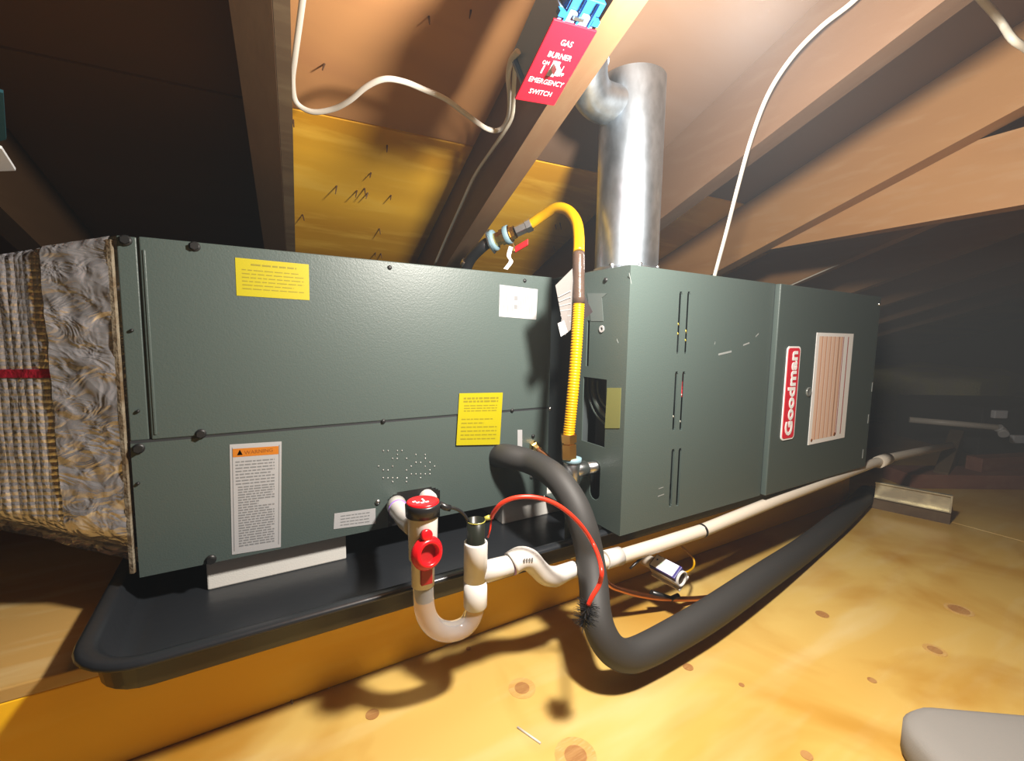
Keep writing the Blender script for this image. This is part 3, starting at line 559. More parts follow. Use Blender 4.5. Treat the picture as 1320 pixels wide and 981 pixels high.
# ------------------------------------------------------------------ switch box and plate
k92 = 0.915
pu, pv = unit(V(0.992, -0.008, 0.126)), unit(V(-0.061, -0.904, 0.423)); pn = np.cross(pu, pv); pn = pn if pn[2] < 0 else -pn
pc = CAM + (V(-0.153, 0.009, 0.706)-CAM)*k92; PW, PH = 0.0699*k92, 0.1143*k92
box = thing('emergency_switch_box', pc - pn*0.05, 'blue electrical box with a red emergency switch plate, fixed to a rafter', 'switch box')
plate = MB().box((-PW/2, -PH/2, 0), (PW/2, PH/2, 0.003), pc, pu, pv, pn, b=0.0012).build('switch_plate', REDP, box); plate['label'] = 'red switch plate with white lettering'
bw, bh = 0.026, 0.044
MB().box((-bw, -bh+.004, -0.055), (bw, bh+.018, -0.0005), pc, pu, pv, pn, b=0.002).build('box_body', BLUE_C, box)
MB().box((-bw+.004, bh+.018, -0.05), (bw+.004, bh+.034, -0.004), pc, pu, pv, pn, b=0.0015).build('box_end', BLUE, box)
for x in (-.018, 0.0, .018): MB().box((x-.0016, bh+.006, -.001), (x+.0016, bh+.034, .0022), pc, pu, pv, pn).build('box_rib', BLUE, box)
for x in (-.024, .024): MB().box((x-.005, bh+.012, -.004), (x+.005, bh+.018, .003), pc, pu, pv, pn).build('box_tab', BLUE, box)
MB().box((-.008, bh+.013, .000), (.006, bh+.0165, .0035), pc, pu, pv, pn).build('cable_clamp', STEEL, box)
MB().box((-bw-.0012, -bh+.01, -.05), (-bw, -bh+.016, -.006), pc, pu, pv, pn).build('box_rib', BLUE, box)
def pt(s_, x, y, size, bold=0.0): text(s_, pc + pu*x + pv*y + pn*0.003, pu, pv, size, WHITE_P, 'plate_lettering', plate, bold=bold, ext=0.0002)
sgn = 1 if np.cross(pu, pv)@pn > 0 else -1
pt('GAS', 0.0, PH*.29, .0095); pt('·', 0.0, PH*.215, .009); pt('BURNER', 0.0, PH*.135, .0095); pt('ON', -.0145, PH*.03, .0065); pt('OFF', .0135, -PH*.075, .0065)
pt('EMERGENCY', 0.0, -PH*.20, .0095); pt('SWITCH', 0.0, -PH*.35, .0095)
F = lambda x0, x1, y0, y1, z0, z1, nm, m_, ax=0: MB().box((x0, y0, z0), (x1, y1, z1), pc, pu, pv, pn, b=.0006 if nm == 'toggle' else 0).build(nm, m_, plate)
F(-.0155, -.0135, -PH*.10, -PH*.0, .003, .0033, 'pointer_mark', WHITE_P); F(.0125, .0135, -PH*.05, PH*.035, .003, .0033, 'pointer_mark', WHITE_P)
F(-.0055, .0055, -PH*.115, PH*.075, .0031, .0036, 'toggle_frame', WHITE_P); F(-.0035, .0035, -PH*.03, PH*.055, .0036, .014, 'toggle', WHITE_P)

# ------------------------------------------------------------------ cables
def cable(name, pts, r, m_, lab, flat=1.0, sub=6, cat='cable', extra=()):
    o = MB().tube(pts, r, 10, sub=sub, flat=flat).build(name, m_); tag(o, lab, cat); return o
RA = lambda h: (lambda x, y: roof_at(x, y, h))
cb = MB(); hs_ = ((392, -16, .665), (386, 30, .665), (380, 75, .662), (377, 105, .66), (382, 132, .655), (402, 144, .645), (428, 141, .64), (450, 130, .635), (472, 112, .635), (495, 102, .635), (520, 105, .635), (548, 116, .635), (575, 128, .635), (602, 148, .635), (628, 166, .632), (645, 167, .63), (655, 152, .625), (657, 128, .62), (655, 100, .60), (659, 78, .58), (668, 66, .565))
cable('power_cable', [roof_at(x, y, h-0.02) for x, y, h in hs_], 0.0042, CABLE, 'white flat cable looping under the roof deck into the blue switch box', flat=0.6)
cable('power_cable', [roof_at(x, y, h) for x, y, h in ((664, 85, .56), (662, 120, .575), (660, 150, .585), (650, 170, .59))] + [roof_x(x, y, 0.334) for x, y in ((632, 196), (611, 228), (594, 265), (576, 305), (560, 342))], 0.0034, CABLE_O, 'white cable running down the shaded side of the rafter below the red switch plate', flat=0.6)
# cable from the roof to the furnace top
ft = lambda x, y, d: CAM + ray(x, y)*d
cable('power_cable', [ft(1125, -22, .62), ft(1095, 6, .64), ft(1057, 36, .67), ft(1020, 75, .71), ft(990, 122, .75), ft(968, 180, .79), ft(950, 245, .83), ft(936, 300, .87), ft(922, 352, .91), ft(917, 372, .93)], 0.0044, CABLE, 'white cable curving down in front of the pale rafter to the furnace top', flat=0.7)
cable('old_cable', [roof_at(1245, -20, .60), roof_at(1266, 0, .60), roof_at(1290, 28, .60), roof_at(1305, 50, .56), roof_at(1322, 62, .55), roof_at(1345, 80, .55)], 0.005, CABLE_O, 'grey cloth cable hanging in the top right corner', sub=4)
cable('thin_wire', [ft(1010, 372, 1.5), ft(1060, 350, 1.45), ft(1130, 320, 1.42), ft(1200, 290, 1.4), ft(1330, 240, 1.4)], 0.0022, CABLE_O, 'thin pale wire strung across the dark space above the right end of the furnace', sub=3, cat='wire')

# ------------------------------------------------------------------ gas line
YG = 0.068; XG = -0.05
gas = thing('gas_connector', aty(732, 590, YG), 'yellow flexible gas connector arching from the shutoff valve down to the furnace', 'gas hose')
gy = lambda x, y, Y: aty(x, y, Y)
SL0, SL1 = gy(746, 326, .085), gy(746, 392, .072)
up = [gy(683, 290, .24), gy(700, 278, .215), gy(718, 268, .18), (gy(733, 272, .15)), gy(743, 286, .12), gy(746, 305, .10), SL0]
MB().tube(up, 0.0097, 18, sub=6).build('coated_tube', YTUBE, gas)
MB().tube([SL0, gy(746, 345, .08), gy(746, 362, .077), SL1], [.0103, .0106, .0098, .0104], 18, sub=4).build('clear_sleeve', SLEEVE, gas)
lo = [SL1, gy(744, 430, .07), gy(741, 475, .069), gy(737, 520, .068), gy(733, 560, YG)]
P_, _ = spline(lo, [1]*5, 48); rr = [0.0098 + 0.0006*math.cos(k*math.pi/2) for k in range(len(P_))]
MB().tube(P_, rr, 16).build('corrugated_tube', YTUBE, gas)
N1 = gy(733.5, 591, YG); N0 = gy(733, 559, YG); MB().lathe(N0, N1-N0, [(0, .010), (0, .0145), (.014, .0145), (.015, .0105), (.017, .0105), (.018, .0135), (np.linalg.norm(N1-N0), .0135), (np.linalg.norm(N1-N0), 0)], 6, False).build('brass_nut', BRASS, gas)
N2 = gy(683, 290, .24); d_ = unit(gy(664, 299, .26)-N2); MB().lathe(N2+(-d_)*.004, d_, [(0, .011), (.001, .0135), (.012, .0135), (.013, .0115), (np.linalg.norm(gy(664, 299, .26)-N2)+.002, .0115), (np.linalg.norm(gy(664, 299, .26)-N2)+.002, 0)], 6, False).build('end_nut', STEEL, gas)
tagp = MB().quad([gy(716, 368, .082), gy(738, 346, .082), gy(741, 420, .078), gy(728, 432, .076)], .0006).build('warning_tag', PAPER, gas); tagp['label'] = 'creased paper tag hanging behind the hose'
q = MB()
for k in range(7):
    a_ = gy(719+k*.7, 382+k*6, .0805); b_2 = gy(735, 374+k*8, .0795); q.quad([a_+V(0, -.002, 0), b_2+V(0, -.002, 0), b_2+V(0, -.002, -.002), a_+V(0, -.002, -.002)])
q.build('tag_print', GREY_P, tagp)
MB().quad([gy(719, 417, .076), gy(727, 413, .076), gy(732, 428, .075), gy(723, 434, .075)],     .0006).build('small_tag', WHITE_C, gas)
MB().quad([gy(752, 378, .075), gy(764, 402, .07), gy(753, 412, .07)], .0006).build('folded_tag', mat('maroon_card', (0.008, 0.002, 0.003), .6), gas)
# shutoff valve
VP = gy(664, 299, .26); VE = gy(634, 311, .30); dv = unit(VE-VP)
val = thing('gas_shutoff_valve', VP, 'brass gas shutoff valve with a red handle on a black pipe above the coil cabinet', 'valve')
MB().lathe(VP, dv, [(0, 0), (0, .0135), (.008, .0135), (.009, .017), (.03, .017), (.031, .014), (.044, .014), (.044, 0)], 8, False).build('valve_body', BRASS, val)
MB().lathe(VP+dv*.012, dv, [(-.001, .0175), (0, .0188), (.009, .0188), (.010, .0175)], 20).build('sealant_ring', SEAL, val)
MB().lathe(VP+dv*.044, dv, [(0, .013), (0, .0205), (.004, .022), (.008, .020), (.012, .012), (.012, 0)], 20).build('sealant_flange', SEAL, val)
MB().lathe(VP+dv*.052, dv, [(0, .018), (0, .026), (.003, .026), (.003, 0)], 6, False).build('bracket_plate', STEEL, val)
H0, H1 = gy(664, 322, .25), gy(681, 312, .235); MB().box((0, -.004, -.006), (np.linalg.norm(H1-H0), .004, .006), H0, unit(H1-H0), np.cross(V(0, 0, 1), unit(H1-H0)), V(0, 0, 1), b=.0015).build('red_handle', RED, val)
MB().cyl(H0+V(0, .008, .012), H0+V(0, 0, -.004), .004, 8).build('handle_stem', BRASS, val)
tp = [gy(659, 318, .248), gy(656, 330, .245), gy(659, 337, .245), gy(652, 347, .245)]; q = MB()
vs = [p + s*V(.006, .003, 0) for p in spline(tp, [1]*4, 4)[0] for s in (-1, 1)]; q.add(vs, [(2*i, 2*i+1, 2*i+3, 2*i+2) for i in range(len(vs)//2-1)]); o = q.build('hang_tag', WHITE_L, val); o.modifiers.new('thickness', 'SOLIDIFY').thickness = .0008
MB().tube([VE+dv*.01, gy(622, 318, .31), gy(608, 332, .34), gy(600, 348, .36), gy(592, 368, .38)], .0115, 12, sub=4).build('black_feed_pipe', BLACK, val)
MB().tube([gy(603, 337, .352), gy(600, 343, .36)], .0125, 12).build('pipe_band', STEEL, val)
# tee with drip leg
T0 = gy(737, 607, YG); TL = WORLD['gas_connector']
tee = thing('gas_pipe_tee', gy(730, 718, YG), 'steel gas tee with a vertical drip leg, entering the side of the furnace', 'pipe fitting')
MB().cyl(T0+V(0, 0, .0195), T0+V(0, 0, -.024), .0145, 20, bev=.002).build('tee_body', STEEL, tee)
MB().lathe(T0+V(0, 0, .0205), (0, 0, -1), [(-.004, 0), (-.004, .011), (-.003, .0165), (.004, .0165), (.006, .013)], 20).build('sealant_ring', SEAL, tee)
Ht = V(0.03, T0[1], T0[2]); MB().cyl(T0, V(-.02, T0[1], T0[2]), .0135, 20, bev=.002).build('tee_branch', STEEL, tee)
MB().cyl(V(-.024, T0[1], T0[2]), Ht, .0108, 20).build('nipple', STEEL, tee)
Db = gy(730, 718, YG); Dt = T0+V(0, 0, -.024); Db = V(Dt[0], Dt[1], Db[2])
MB().cyl(Dt+V(0, 0, .006), Db+V(0, 0, .02), .0095, 18).build('drip_leg', PIPEG, tee)
MB().lathe(Db, (0, 0, 1), [(0, 0), (0, .0125), (.003, .0145), (.020, .0145), (.024, .0105)], 18).build('drip_cap', PIPEG, tee)

# ------------------------------------------------------------------ condensate trap
Y0 = 0.0
ty = lambda x, y, d=0.0: aty(x, y, Y0+d)
trap = thing('condensate_trap', ty(580, 826), 'white condensate trap with clear U tube and red dial, in front of the coil cabinet', 'drain trap')
A0, A1, A2 = ty(545, 668), ty(546, 722), ty(546, 754); zx = A0[0]; v3 = lambda z: V(zx, Y0, z)
MB().lathe(v3(A2[2]), (0, 0, 1), [(0, .0), (0, .0125), (.001, .0145), (A1[2]-A2[2], .0150), (A1[2]-A2[2]+.004, .0178), (A0[2]-A2[2], .0190), (A0[2]-A2[2]+.006, .0190)], 28).build('inlet_body', PVC, trap)
el0, el1, el2 = aty(511, 653, .165), aty(524, 672, .08), V(zx-.006, .012, A0[2]-.016)
MB().tube([aty(512, 650, .206), el0, (el0+el1)/2+V(0, 0, -.001), el1, el2], [.0150, .0150, .0132, .0128, .0128], 20, sub=4).build('inlet_pipe', PVC, trap)
MB().lathe((el0*.8+el1*.2), el1-el0, [(0, .0154), (.0025, .0156), (.003, .0138)], 22).build('primer_ring', PURPLE, trap)
ct = A0[2]+.006; cap_top = ty(545, 645)[2]
MB().lathe(v3(ct-.001), (0, 0, 1), [(0, .0185), (0, .0215), (.014, .0222), (.016, .0205), (.016, .0)], 30).build('black_collar', BLACK, trap)
MB().lathe(v3(ct+.015), (0, 0, 1), [(0, .0205), (.0015, .0205), (.0025, .018), (.0025, .0)], 30).build('red_cap', RED, trap)
q = MB()
for k in range(4):
    a_ = math.radians(200+k*28); q.box((-.0022, -.0012, 0), (.0022, .0012, .0006), v3(ct+.0175)+V(math.cos(a_)*.012, math.sin(a_)*.012+.004, 0))
q.box((-.0012, -.005, 0), (.0012, .003, .0012), v3(ct+.0175)); q.build('cap_marks', WHITE_L, trap)
# red dial
dc = aty(551, 713, -.021); dn = unit(V(0.12, -1, 0.18))
MB().lathe(dc-dn*.004, dn, [(0, 0), (0, .0205), (.004, .0212), (.007, .0192), (.010, .0175), (.0125, .0148), (.0115, .0122), (.003, .0112)], 32).build('red_dial', RED, trap)
MB().lathe(dc-dn*.004, dn, [(.0032, .0114), (.0034, 0)], 24, False).build('dial_recess', RED_D, trap)
lug = aty(550, 690, -.021); MB().lathe(lug-dn*.003, dn, [(0, 0), (0, .0078), (.005, .0074), (.006, .006), (.006, 0)], 16).build('dial_lug', RED, trap)
tb = aty(550, 743, -.014); MB().box((-.008, -.003, -.010), (.007, .003, .012), tb, b=.001).build('dial_tab', RED_D, trap)
# clear U tube
ut = [v3(A2[2]+.004), ty(547, 782), ty(553, 800), ty(565, 811), ty(580, 814), ty(595, 810), ty(606, 800), ty(612, 784), ty(613, 770)]
MB().tube(ut, .0132, 20, sub=4, cap=False).build('clear_u_tube', CLEAR, trap)
# right tee
B0, B1 = ty(612, 782), ty(614, 698); bx = (B0[0]+B1[0])/2; w3 = lambda z: V(bx, Y0, z)
hgt = B1[2]-B0[2]
MB().lathe(w3(B0[2]), (0, 0, 1), [(0, .0), (0, .0150), (.002, .0163), (hgt*.42, .0163), (hgt*.42, .0159), (hgt*.425, .0159), (hgt*.425, .0163), (hgt-.002, .0163), (hgt, .0155), (hgt, .0135), (hgt-.02, .0132)], 28).build('outlet_tee', PVC, trap)
MB().lathe(w3(B1[2]-.02), (0, 0, 1), [(0, .0122), (.055-.004, .0126), (.051, .0114), (.01, .011), (.009, 0)], 24).build('vent_tube', BLACK_T, trap)
tz = ty(615, 671)[2]; LIME = mat('olive_ring', (0.36, 0.34, 0.06), .4)
MB().lathe(w3(tz), (0, 0, 1), [(-.0012, .0118), (0, .0130), (.001, .0128), (.001, .0116)], 24).build('tube_rim', LIME, trap)
MB().tube([w3(tz)+V(.012, -.002, .001), w3(tz)+V(.018, -.003, .002), w3(tz)+V(.023, -.003, .001)], [.003, .0038, .0025], 8).build('cord_loop', LIME, trap)
oc = [V(bx+.008, Y0, ty(630, 735)[2]), ty(645, 732)]
MB().tube([V(bx+.006, Y0, ty(625, 737)[2]), ty(640, 733), ty(658, 728)], [.0150, .0146, .0142], 20).build('tee_branch', PVC, trap)
MB().lathe(ty(657, 728), ty(670, 723)-ty(657, 728), [(0, .0150), (.0025, .0156), (.005, .0150)], 22).build('primer_ring', PURPLE, trap)
MB().tube([ty(658, 727), ty(671, 720), ty(683, 722), ty(693, 732), ty(703, 741), ty(715, 743), ty(728, 738), ty(741, 733)], [.0168, .0172, .0160, .0148, .0150, .0152, .0132, .0125], 22, sub=5).build('offset_elbow', PVC, trap)
STAMP = GREY_P; q = MB()
for k in range(4): P = ty(676+k*3.4, 723-k*.4, -.0175); q.box((-.0013, 0, -.003), (.0013, .0006, .003), P)
q.build('stamp_print', GREY_P, trap)
MB().tube([v3(ct+.009)+V(.021, .004, 0), ty(574, 654), ty(580, 655)], .0045, 8).build('strap_boss', BLACK, trap)
MB().tube([ty(578, 654), ty(588, 656), ty(597, 662), ty(604, 672)], .0022, 8, sub=4).build('strap', BLACK, trap)

# ------------------------------------------------------------------ drain pipe along the platform
dp = [ty(741, 731), ty(770, 724), ty(800, 716.5), ty(835, 706), ty(905, 684.5)]
dpts = [V(*ty(738, 735)), V(*ty(770, 726)), V(*ty(800, 717.5)), V(*ty(850, 702)), V(*ty(905, 684)), V(*ty(1000, 645)), aty(1060, 622, .0), aty(1120, 599, .01), aty(1143, 591, .012), aty(1180, 583, .02), aty(1225, 574, .03)]
pipe = thing('drain_pipe', dpts[4], 'long white plastic drain pipe running right below the furnace front', 'pipe')
MB().tube(dpts, .0122, 18).build('pipe', PVC_T, pipe)
MB().tube([ty(779, 722), ty(799, 716.5)], .0150, 20).build('coupling', PVC, pipe)
a_, b_2 = aty(1132, 596, .011), aty(1144, 591, .012); MB().tube([a_, b_2], .0165, 20).build('coupling', PVC_T, pipe)
e = unit(dpts[5]-dpts[4]); MB().lathe(dpts[4]-e*.003, e, [(0, .0124), (.001, .0134), (.005, .0134), (.006, .0124)], 18).build('black_strap', BLACK, pipe)
# float switch hanging from the pan outlet
sw0 = aty(843, 727, .026); sw1 = atz(880, 747, sw0[2]-.002)
dsw = unit(sw1-sw0); sn = unit(V(-.55, -.12, .82)); sn = unit(sn - dsw*(sn@dsw)); sx_ = np.cross(dsw, sn)
fs_ = thing('float_switch', sw0, 'small white and blue float switch on a stub pipe under the furnace', 'switch')
MB().cyl(sw0-dsw*.03, sw0+dsw*.006, .0115, 18).build('stub_pipe', PVC_T, fs_)
Lw = np.linalg.norm(sw1-sw0)
MB().lathe(sw0, dsw, [(0, .0), (0, .0145), (Lw, .0145), (Lw, .0115), (Lw-.012, .011)], 22).build('switch_tube', PVC, fs_)
MB().lathe(sw0+dsw*(Lw-.004), dsw, [(0, .0112), (.001, 0)], 16, False).build('tube_opening', OLDW, fs_)
MB().box((-.0165, 0, -.0165), (.0165, Lw-.001, -.012), sw0, sx_, dsw, sn, b=.001).build('switch_cradle', PVC, fs_)
MB().box((-.0135, .003, .006), (.0135, Lw-.004, .0165), sw0, sx_, dsw, sn, b=.001).build('switch_cover', NAVY, fs_)
lb = MB().box((-.012, .005, .0166), (.012, Lw-.009, .0176), sw0, sx_, dsw, sn).build('switch_label', WHITE_L, fs_)
MB().box((-.005, .010, .0177), (-.002, .013, .0180), sw0, sx_, dsw, sn).build('label_dot', BLUE, lb)
MB().box((-.003, .021, .0177), (.007, .034, .0180), sw0, sx_, dsw, sn).build('label_patch', mat('pale_green_print', (0.5, 0.65, 0.5), .5), lb)
MB().tube([aty(872, 699, .03), aty(884, 709, .022), aty(894, 721, .012), aty(894, 731, .0), aty(887, 737, sw1[1]+.006), aty(880, 738, sw1[1]+.004)], .0021, 8, sub=5).build('yellow_wire', YTUBE, fs_)
MB().tube([aty(834, 712, -.002), aty(822, 724, -.006), aty(812, 733, -.004)], .0022, 6, sub=3).build('zip_tie', BLACK, fs_)

# ------------------------------------------------------------------ refrigerant lines
hose_pts = [(aty(640, 588, .215)), aty(655, 588, .18), aty(685, 596, .14), aty(715, 614, .07), aty(738, 645, .026), aty(752, 680, .0), aty(760, 715, -.012), aty(765, 752, -.035), aty(768, 788, -.06), aty(775, 815, -.075), aty(788, 836, -.085), aty(806, 845, -.09), aty(828, 840, -.09), aty(870, 818, -.088), aty(920, 788, -.08), aty(985, 743, -.055)]
zl = ZF+.027
hose_pts += [atz(1040, 705, zl), atz(1085, 668, zl), atz(1118, 636, zl)]
ls = MB().tube(hose_pts, [.0225]*12 + [.0235, .0245, .0255, .026, .026, .026, .026], 24, sub=6).build('suction_line', FOAMB)
tag(ls, 'thick black foam insulated refrigerant line bending down to the floor and off right', 'hose')
cu = [aty(689, 575, .20), aty(697, 582, .17), aty(708, 592, .14), aty(726, 620, .08), aty(744, 665, .024), aty(762, 715, .021), aty(782, 750, .019), aty(800, 760, .016), aty(830, 768, .01), aty(865, 772, .0), aty(905, 771, -.005), aty(940, 764, -.005), aty(965, 750, .0), aty(990, 733, .0)]
ll = thing('liquid_line', cu[7], 'thin bare copper refrigerant line sagging behind the thick black hose', 'copper pipe')
MB().tube(cu, .0048, 12, sub=5).build('copper_tube', COPPER, ll)
MB().tube([cu[8]+V(.02, 0, 0), cu[9], cu[9]+V(.02, 0, .0002)], .0052, 10).build('tape_wrap', BLACK, ll)
d_ = unit(cu[1]-cu[0]); MB().lathe(cu[0]-d_*.012, d_, [(0, 0), (0, .007), (.006, .0105), (.018, .0105), (.02, .0075), (.034, .0065), (.034, 0)], 6, False).build('flare_nut', BRASS, ll)

# ------------------------------------------------------------------ cleaning brush
YBR = -0.112
br = thing('cleaning_brush', aty(755, 792, YBR), 'red flexible cleaning brush with black bristles hung across the black hose', 'brush')
MB().tube([w3(tz)+V(.022, -.003, .001), aty(637, 660, -.01), aty(648, 648, -.02), aty(668, 641, -.03), aty(695, 642, -.04), aty(722, 653, -.05), aty(748, 676, -.056), aty(766, 704, -.062), aty(775, 732, YBR-.004), aty(773, 752, YBR-.006), aty(764, 768, YBR-.006), aty(758, 780, YBR-.004)], .0031, 10, sub=6).build('red_handle', REDT, br)
MB().tube([w3(tz)+V(.022, -.003, -.002), w3(tz)+V(.020, -.004, -.014), w3(tz)+V(.0165, -.004, -.026)], .0014, 6).build('tether', REDT, br)
c0 = aty(755, 792, YBR-.002); ax = unit(aty(752, 808, YBR)-aty(759, 776, YBR)); q = MB(); random.seed(5)
for k in range(150):
    t = random.uniform(-.014, .013); a_ = random.uniform(0, 2*math.pi); n_a = unit(np.cross(ax, V(0, 1, 0.2))); n_b = np.cross(ax, n_a)
    d_ = unit(n_a*math.cos(a_)+n_b*math.sin(a_)+ax*random.uniform(-.25, .25)); p0 = c0+ax*t; L = random.uniform(.014, .018)
    s1 = unit(np.cross(d_, ax)); q.add([p0+s1*.0007, p0-s1*.0007, p0+d_*L-s1*.0004, p0+d_*L+s1*.0004, p0+ax*.001], [(0, 1, 2, 3), (1, 4, 2), (4, 0, 3, 2)])
tag(q.build('bristles', BLACK, br, weld=False), kind='stuff')
MB().cyl(c0-ax*.018, c0+ax*.015, .0045, 8).build('brush_core', BLACK, br)

# ------------------------------------------------------------------ far right clutter
ch0, ch1 = atz(1127, 641, ZF+.035), atz(1226, 661, ZF+.035)
dch = unit((ch1-ch0)*V(1, 1, 0)); nch = V(-dch[1], dch[0], 0); Lc = np.linalg.norm(ch1-ch0)
tag(MB().box((-.02, 0, ZF), (Lc, .14, ZF+.035), ch0*V(1, 1, 0), dch, nch).build('shadow_gap_plank', OLDW), 'dark plank standing in for the shadow under the pale metal channel', 'plank')  # added as a dark strip for the shadow gap below the channel
chn = thing('metal_channel', V(ch0[0], ch0[1], ZF+.035), 'short pale galvanised channel lying beyond the right end of the furnace', 'channel')
cm = mat('channel_zinc', (0.72, 0.66, 0.46), 0.35, .55, mott=(14, (0.4, 0.36, 0.26), 3, (1, 1, 1), .4, .6)); zc = ZF+.0352
a0 = ch0*V(1, 1, 0)+nch*.004
MB().box((0, 0, zc), (Lc, .003, zc+.05), a0, dch, nch).build('web', cm, chn)
MB().box((0, -.012, zc+.047), (Lc, .0, zc+.05), a0, dch, nch).build('flange', cm, chn); MB().box((0, -.012, zc), (Lc, .0, zc+.003), a0, dch, nch).build('flange', cm, chn)
MB().box((Lc-.004, -.012, zc+.003), (Lc, .0, zc+.047), a0, dch, nch).build('end_lip', cm, chn)
def board(name, a, b, w_, t_, m_, lab, cat='board'):
    a, b = np.asarray(a, float), np.asarray(b, float); X = unit(b-a); Y = unit(np.cross(V(0, 0, 1), X)) if abs(X[2]) < .95 else V(1, 0, 0); Z = np.cross(X, Y)
    return tag(MB().box((0, -t_/2, -w_/2), (np.linalg.norm(b-a), t_/2, w_/2), a, X, Y, Z, b=.0015).build(name, m_), lab, cat)
board('lumber_offcut', ft(1212, 622, 1.60), ft(1233, 566, 1.80), .085, .04, OLDW, 'olive brown lumber offcut leaning up behind the pale metal channel')
board('lumber_offcut', V(1.50, .12, ZF+.025), V(1.95, -.14, ZF+.025), .05, .12, REDW, 'brown lumber offcut on the floor just right of the metal channel')
board('floor_beam', V(1.75, -.02, ZF+.05), V(3.2, -.52, ZF+.05), .10, .05, REDW, 'reddish beam lying on the floor at the right edge')
board('timber_block', V(2.5, -.50, ZF+.03), V(2.75, -.72, ZF+.03), .06, .09, mat('orange_paint', (0.55, 0.13, 0.05), .6), 'small orange block on the floor at the far right edge', 'block')
board('joist', V(1.75, .55, ZF+.06), V(2.15, .42, ZF+.06), .12, .05, OLDW, 'dark joist crossing behind the leaning offcut')
# insulation batts
def batt(lo, hi, seed, lab):
    bm = bmesh.new(); bmesh.ops.create_cube(bm, size=1); bmesh.ops.subdivide_edges(bm, edges=bm.edges[:], cuts=9, use_grid_fill=True)
    lo, hi = np.asarray(lo, float), np.asarray(hi, float)
    for v_ in bm.verts:
        p = (lo+hi)/2 + np.array(v_.co)*(hi-lo); q_ = noise.noise_vector(Vector(p*5.0+seed)); v_.co = Vector(p) + Vector(q_)*.05 - Vector((0, 0, .06*(abs(v_.co.x)**3+abs(v_.co.y)**3)*4 if v_.co.z > 0 else 0))
        v_.co.z = max(v_.co.z, ZF+.002)
    bm.verts.index_update(); m_ = MB().add([tuple(v_.co) for v_ in bm.verts], [tuple(v_.index for v_ in f.verts) for f in bm.faces], True); bm.free()
    return tag(m_.build('insulation_batt', INSUL), lab, 'insulation')
batt((1.95, .75, ZF), (2.9, 1.5, ZF+.26), 2.0, 'large yellowish insulation heap behind the two white pipes')
batt((1.25, .95, ZF), (1.9, 1.6, ZF+.16), 5.0, 'low dark insulation heap beyond the right end of the furnace')
batt((3.1, .3, ZF), (4.4, 1.3, ZF+.34), 9.0, 'dark insulation heap at the far right under the eaves')
zq = -.02
p1, p2, p3 = ft(1172, 541, 2.0), ft(1286, 551, 1.85), ft(1294, 560, 1.83)
up_ = thing('far_pipe', p2, 'thin white pipe with an elbow lying over the insulation at the far right', 'pipe')
MB().tube([p1, p2], .013, 12).build('pipe', PVC_T, up_); MB().tube([p2-V(.02, 0, 0)*0, (p2+p3)/2+V(.012, 0, 0), p3], .017, 12, sub=3).build('elbow', PVC, up_)
jb = thing('dark_case', ft(1300, 560, 2.0), 'dark metal case with white clips at the far right edge', 'case')
J = ft(1262, 572, 2.05); MB().box((0, 0, -.22), (.6, .45, .17), J, unit(V(.86, -.5, 0)), unit(V(.5, .86, 0)), b=.006).build('case_body', mat('dark_case_metal', (.035, .032, .032), .5), jb)
for px, py in ((1288, 534), (1312, 566)): P = ft(px, py, 2.0); MB().box((-.03, -.01, -.018), (.03, .01, .018), P, unit(V(.86, -.5, 0)), unit(V(.5, .86, 0)), b=.004).build('clip', WHITE_L, jb)

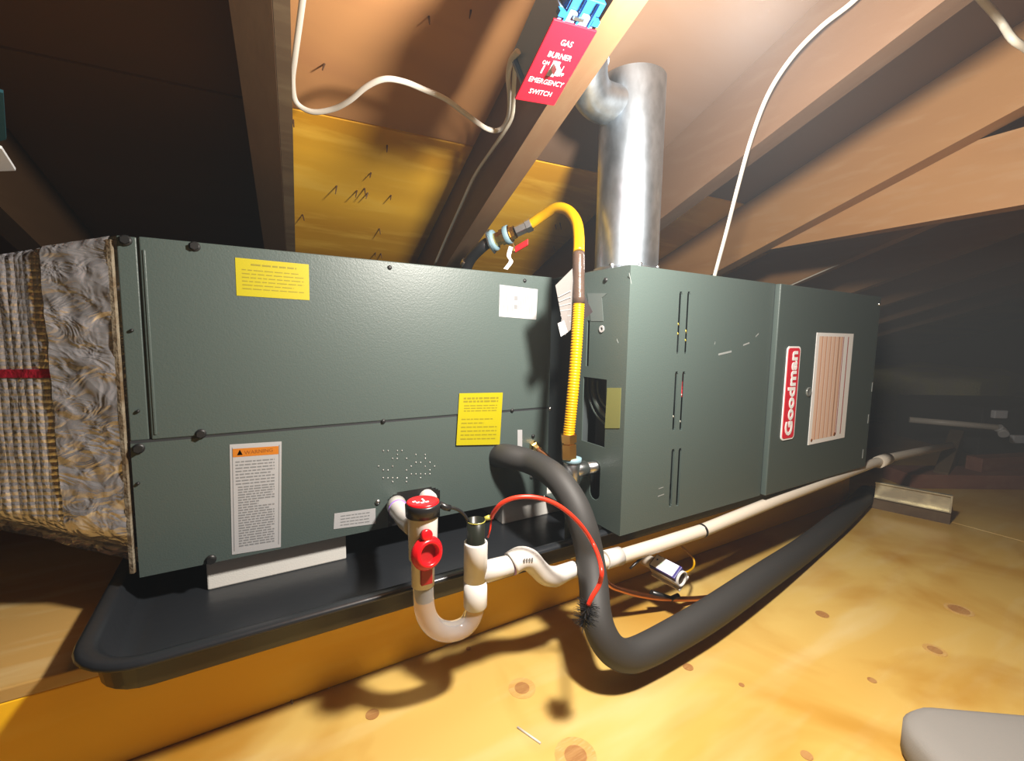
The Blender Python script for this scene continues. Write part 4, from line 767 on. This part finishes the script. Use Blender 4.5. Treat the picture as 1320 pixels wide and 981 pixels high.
# ------------------------------------------------------------------ near things at the frame's edges
Xg = unit(atz(1320, 922, ZF+.045)-atz(1200, 912, ZF+.045)); Yg = V(-Xg[1], Xg[0], 0); o_ = atz(1166, 914, ZF+.045)*V(1, 1, 0)
rg = MB(); lp = []
for d, z in ((.004, 0.0), (0, .006), (0, .036), (.004, .043), (.012, .047), (.03, .049)):
    lp.append([o_ + Xg*p[0] + Yg*p[1] + V(0, 0, ZF+z+.0015*noise.noise(Vector((p[0]*30, p[1]*30, z*40)))*(z > 0)) for p in rrect(-.02+d, .42-d, -.34+d, .012-d, .055, 0, 8)])
n = len(lp[0]); rg.add([p for q in lp for p in q], [(i*n+k, i*n+(k+1) % n, (i+1)*n+(k+1) % n, (i+1)*n+k) for i in range(len(lp)-1) for k in range(n)], True)
rg.f += [tuple(range(n))[::-1], tuple((len(lp)-1)*n+k for k in range(n))]; rg.sm += [False, True]
tag(rg.build('kneeling_pad', GREYCLOTH), 'grey rounded kneeling pad on the plywood in the lower right corner', 'pad')
bf = thing('hanging_sheet', roof_at(-6, 170, .50), 'dark teal sheet with a white tip hanging at the left edge of the dark bay', 'sheet')
MB().quad([roof_at(-30, 110, .5), roof_at(4, 120, .5), roof_at(8, 180, .5), roof_at(-30, 190, .5)], .004).build('teal_panel', mat('teal_plastic', (.02, .08, .10), .5), bf)
MB().quad([roof_at(-30, 180, .5), roof_at(2, 192, .5), roof_at(20, 220, .5), roof_at(-30, 222, .5)], .004).build('white_tip', WHITE_L, bf)

# haze volumes added to imitate glare in the lens
hz = MB().box((-2.2, -4.0, ZF+.001), (0.999, 3.0, 2.0)).build('haze', None or mat('haze_unused', (1, 1, 1)))
hm = bpy.data.materials.new('lens_glare_haze'); hm.use_nodes = True; nt = hm.node_tree; nt.nodes.clear()
vo = nt.nodes.new('ShaderNodeVolumeScatter'); vo.inputs['Density'].default_value = 0.014; vo.inputs['Color'].default_value = (0.80, 0.90, 1, 1); vo.inputs['Anisotropy'].default_value = 0.2
mo = nt.nodes.new('ShaderNodeOutputMaterial'); nt.links.new(vo.outputs[0], mo.inputs['Volume']); hz.data.materials.clear(); hz.data.materials.append(hm); tag(hz, 'thin pale haze added to imitate lens glare', 'haze', kind='stuff')
hz2 = MB().box((1.0, -2.5, ZF+.001), (5.4, 3.0, 1.4)).build('haze', hm); hz2.location.z += 0.0  # denser added volume, lightens the dark far right like lens glare
hm2 = hm.copy(); hm2.name = 'lens_glare_haze_right'; hz2.data.materials[0] = hm2; tag(hz2, 'thicker grey haze added to imitate lens glare beyond the right end of the furnace', 'haze', kind='stuff')
_v = [q_ for q_ in hm2.node_tree.nodes if q_.type == 'VOLUME_SCATTER'][0]; _v.inputs['Density'].default_value = 0.32; _v.inputs['Color'].default_value = (0.95, 0.93, 0.88, 1)
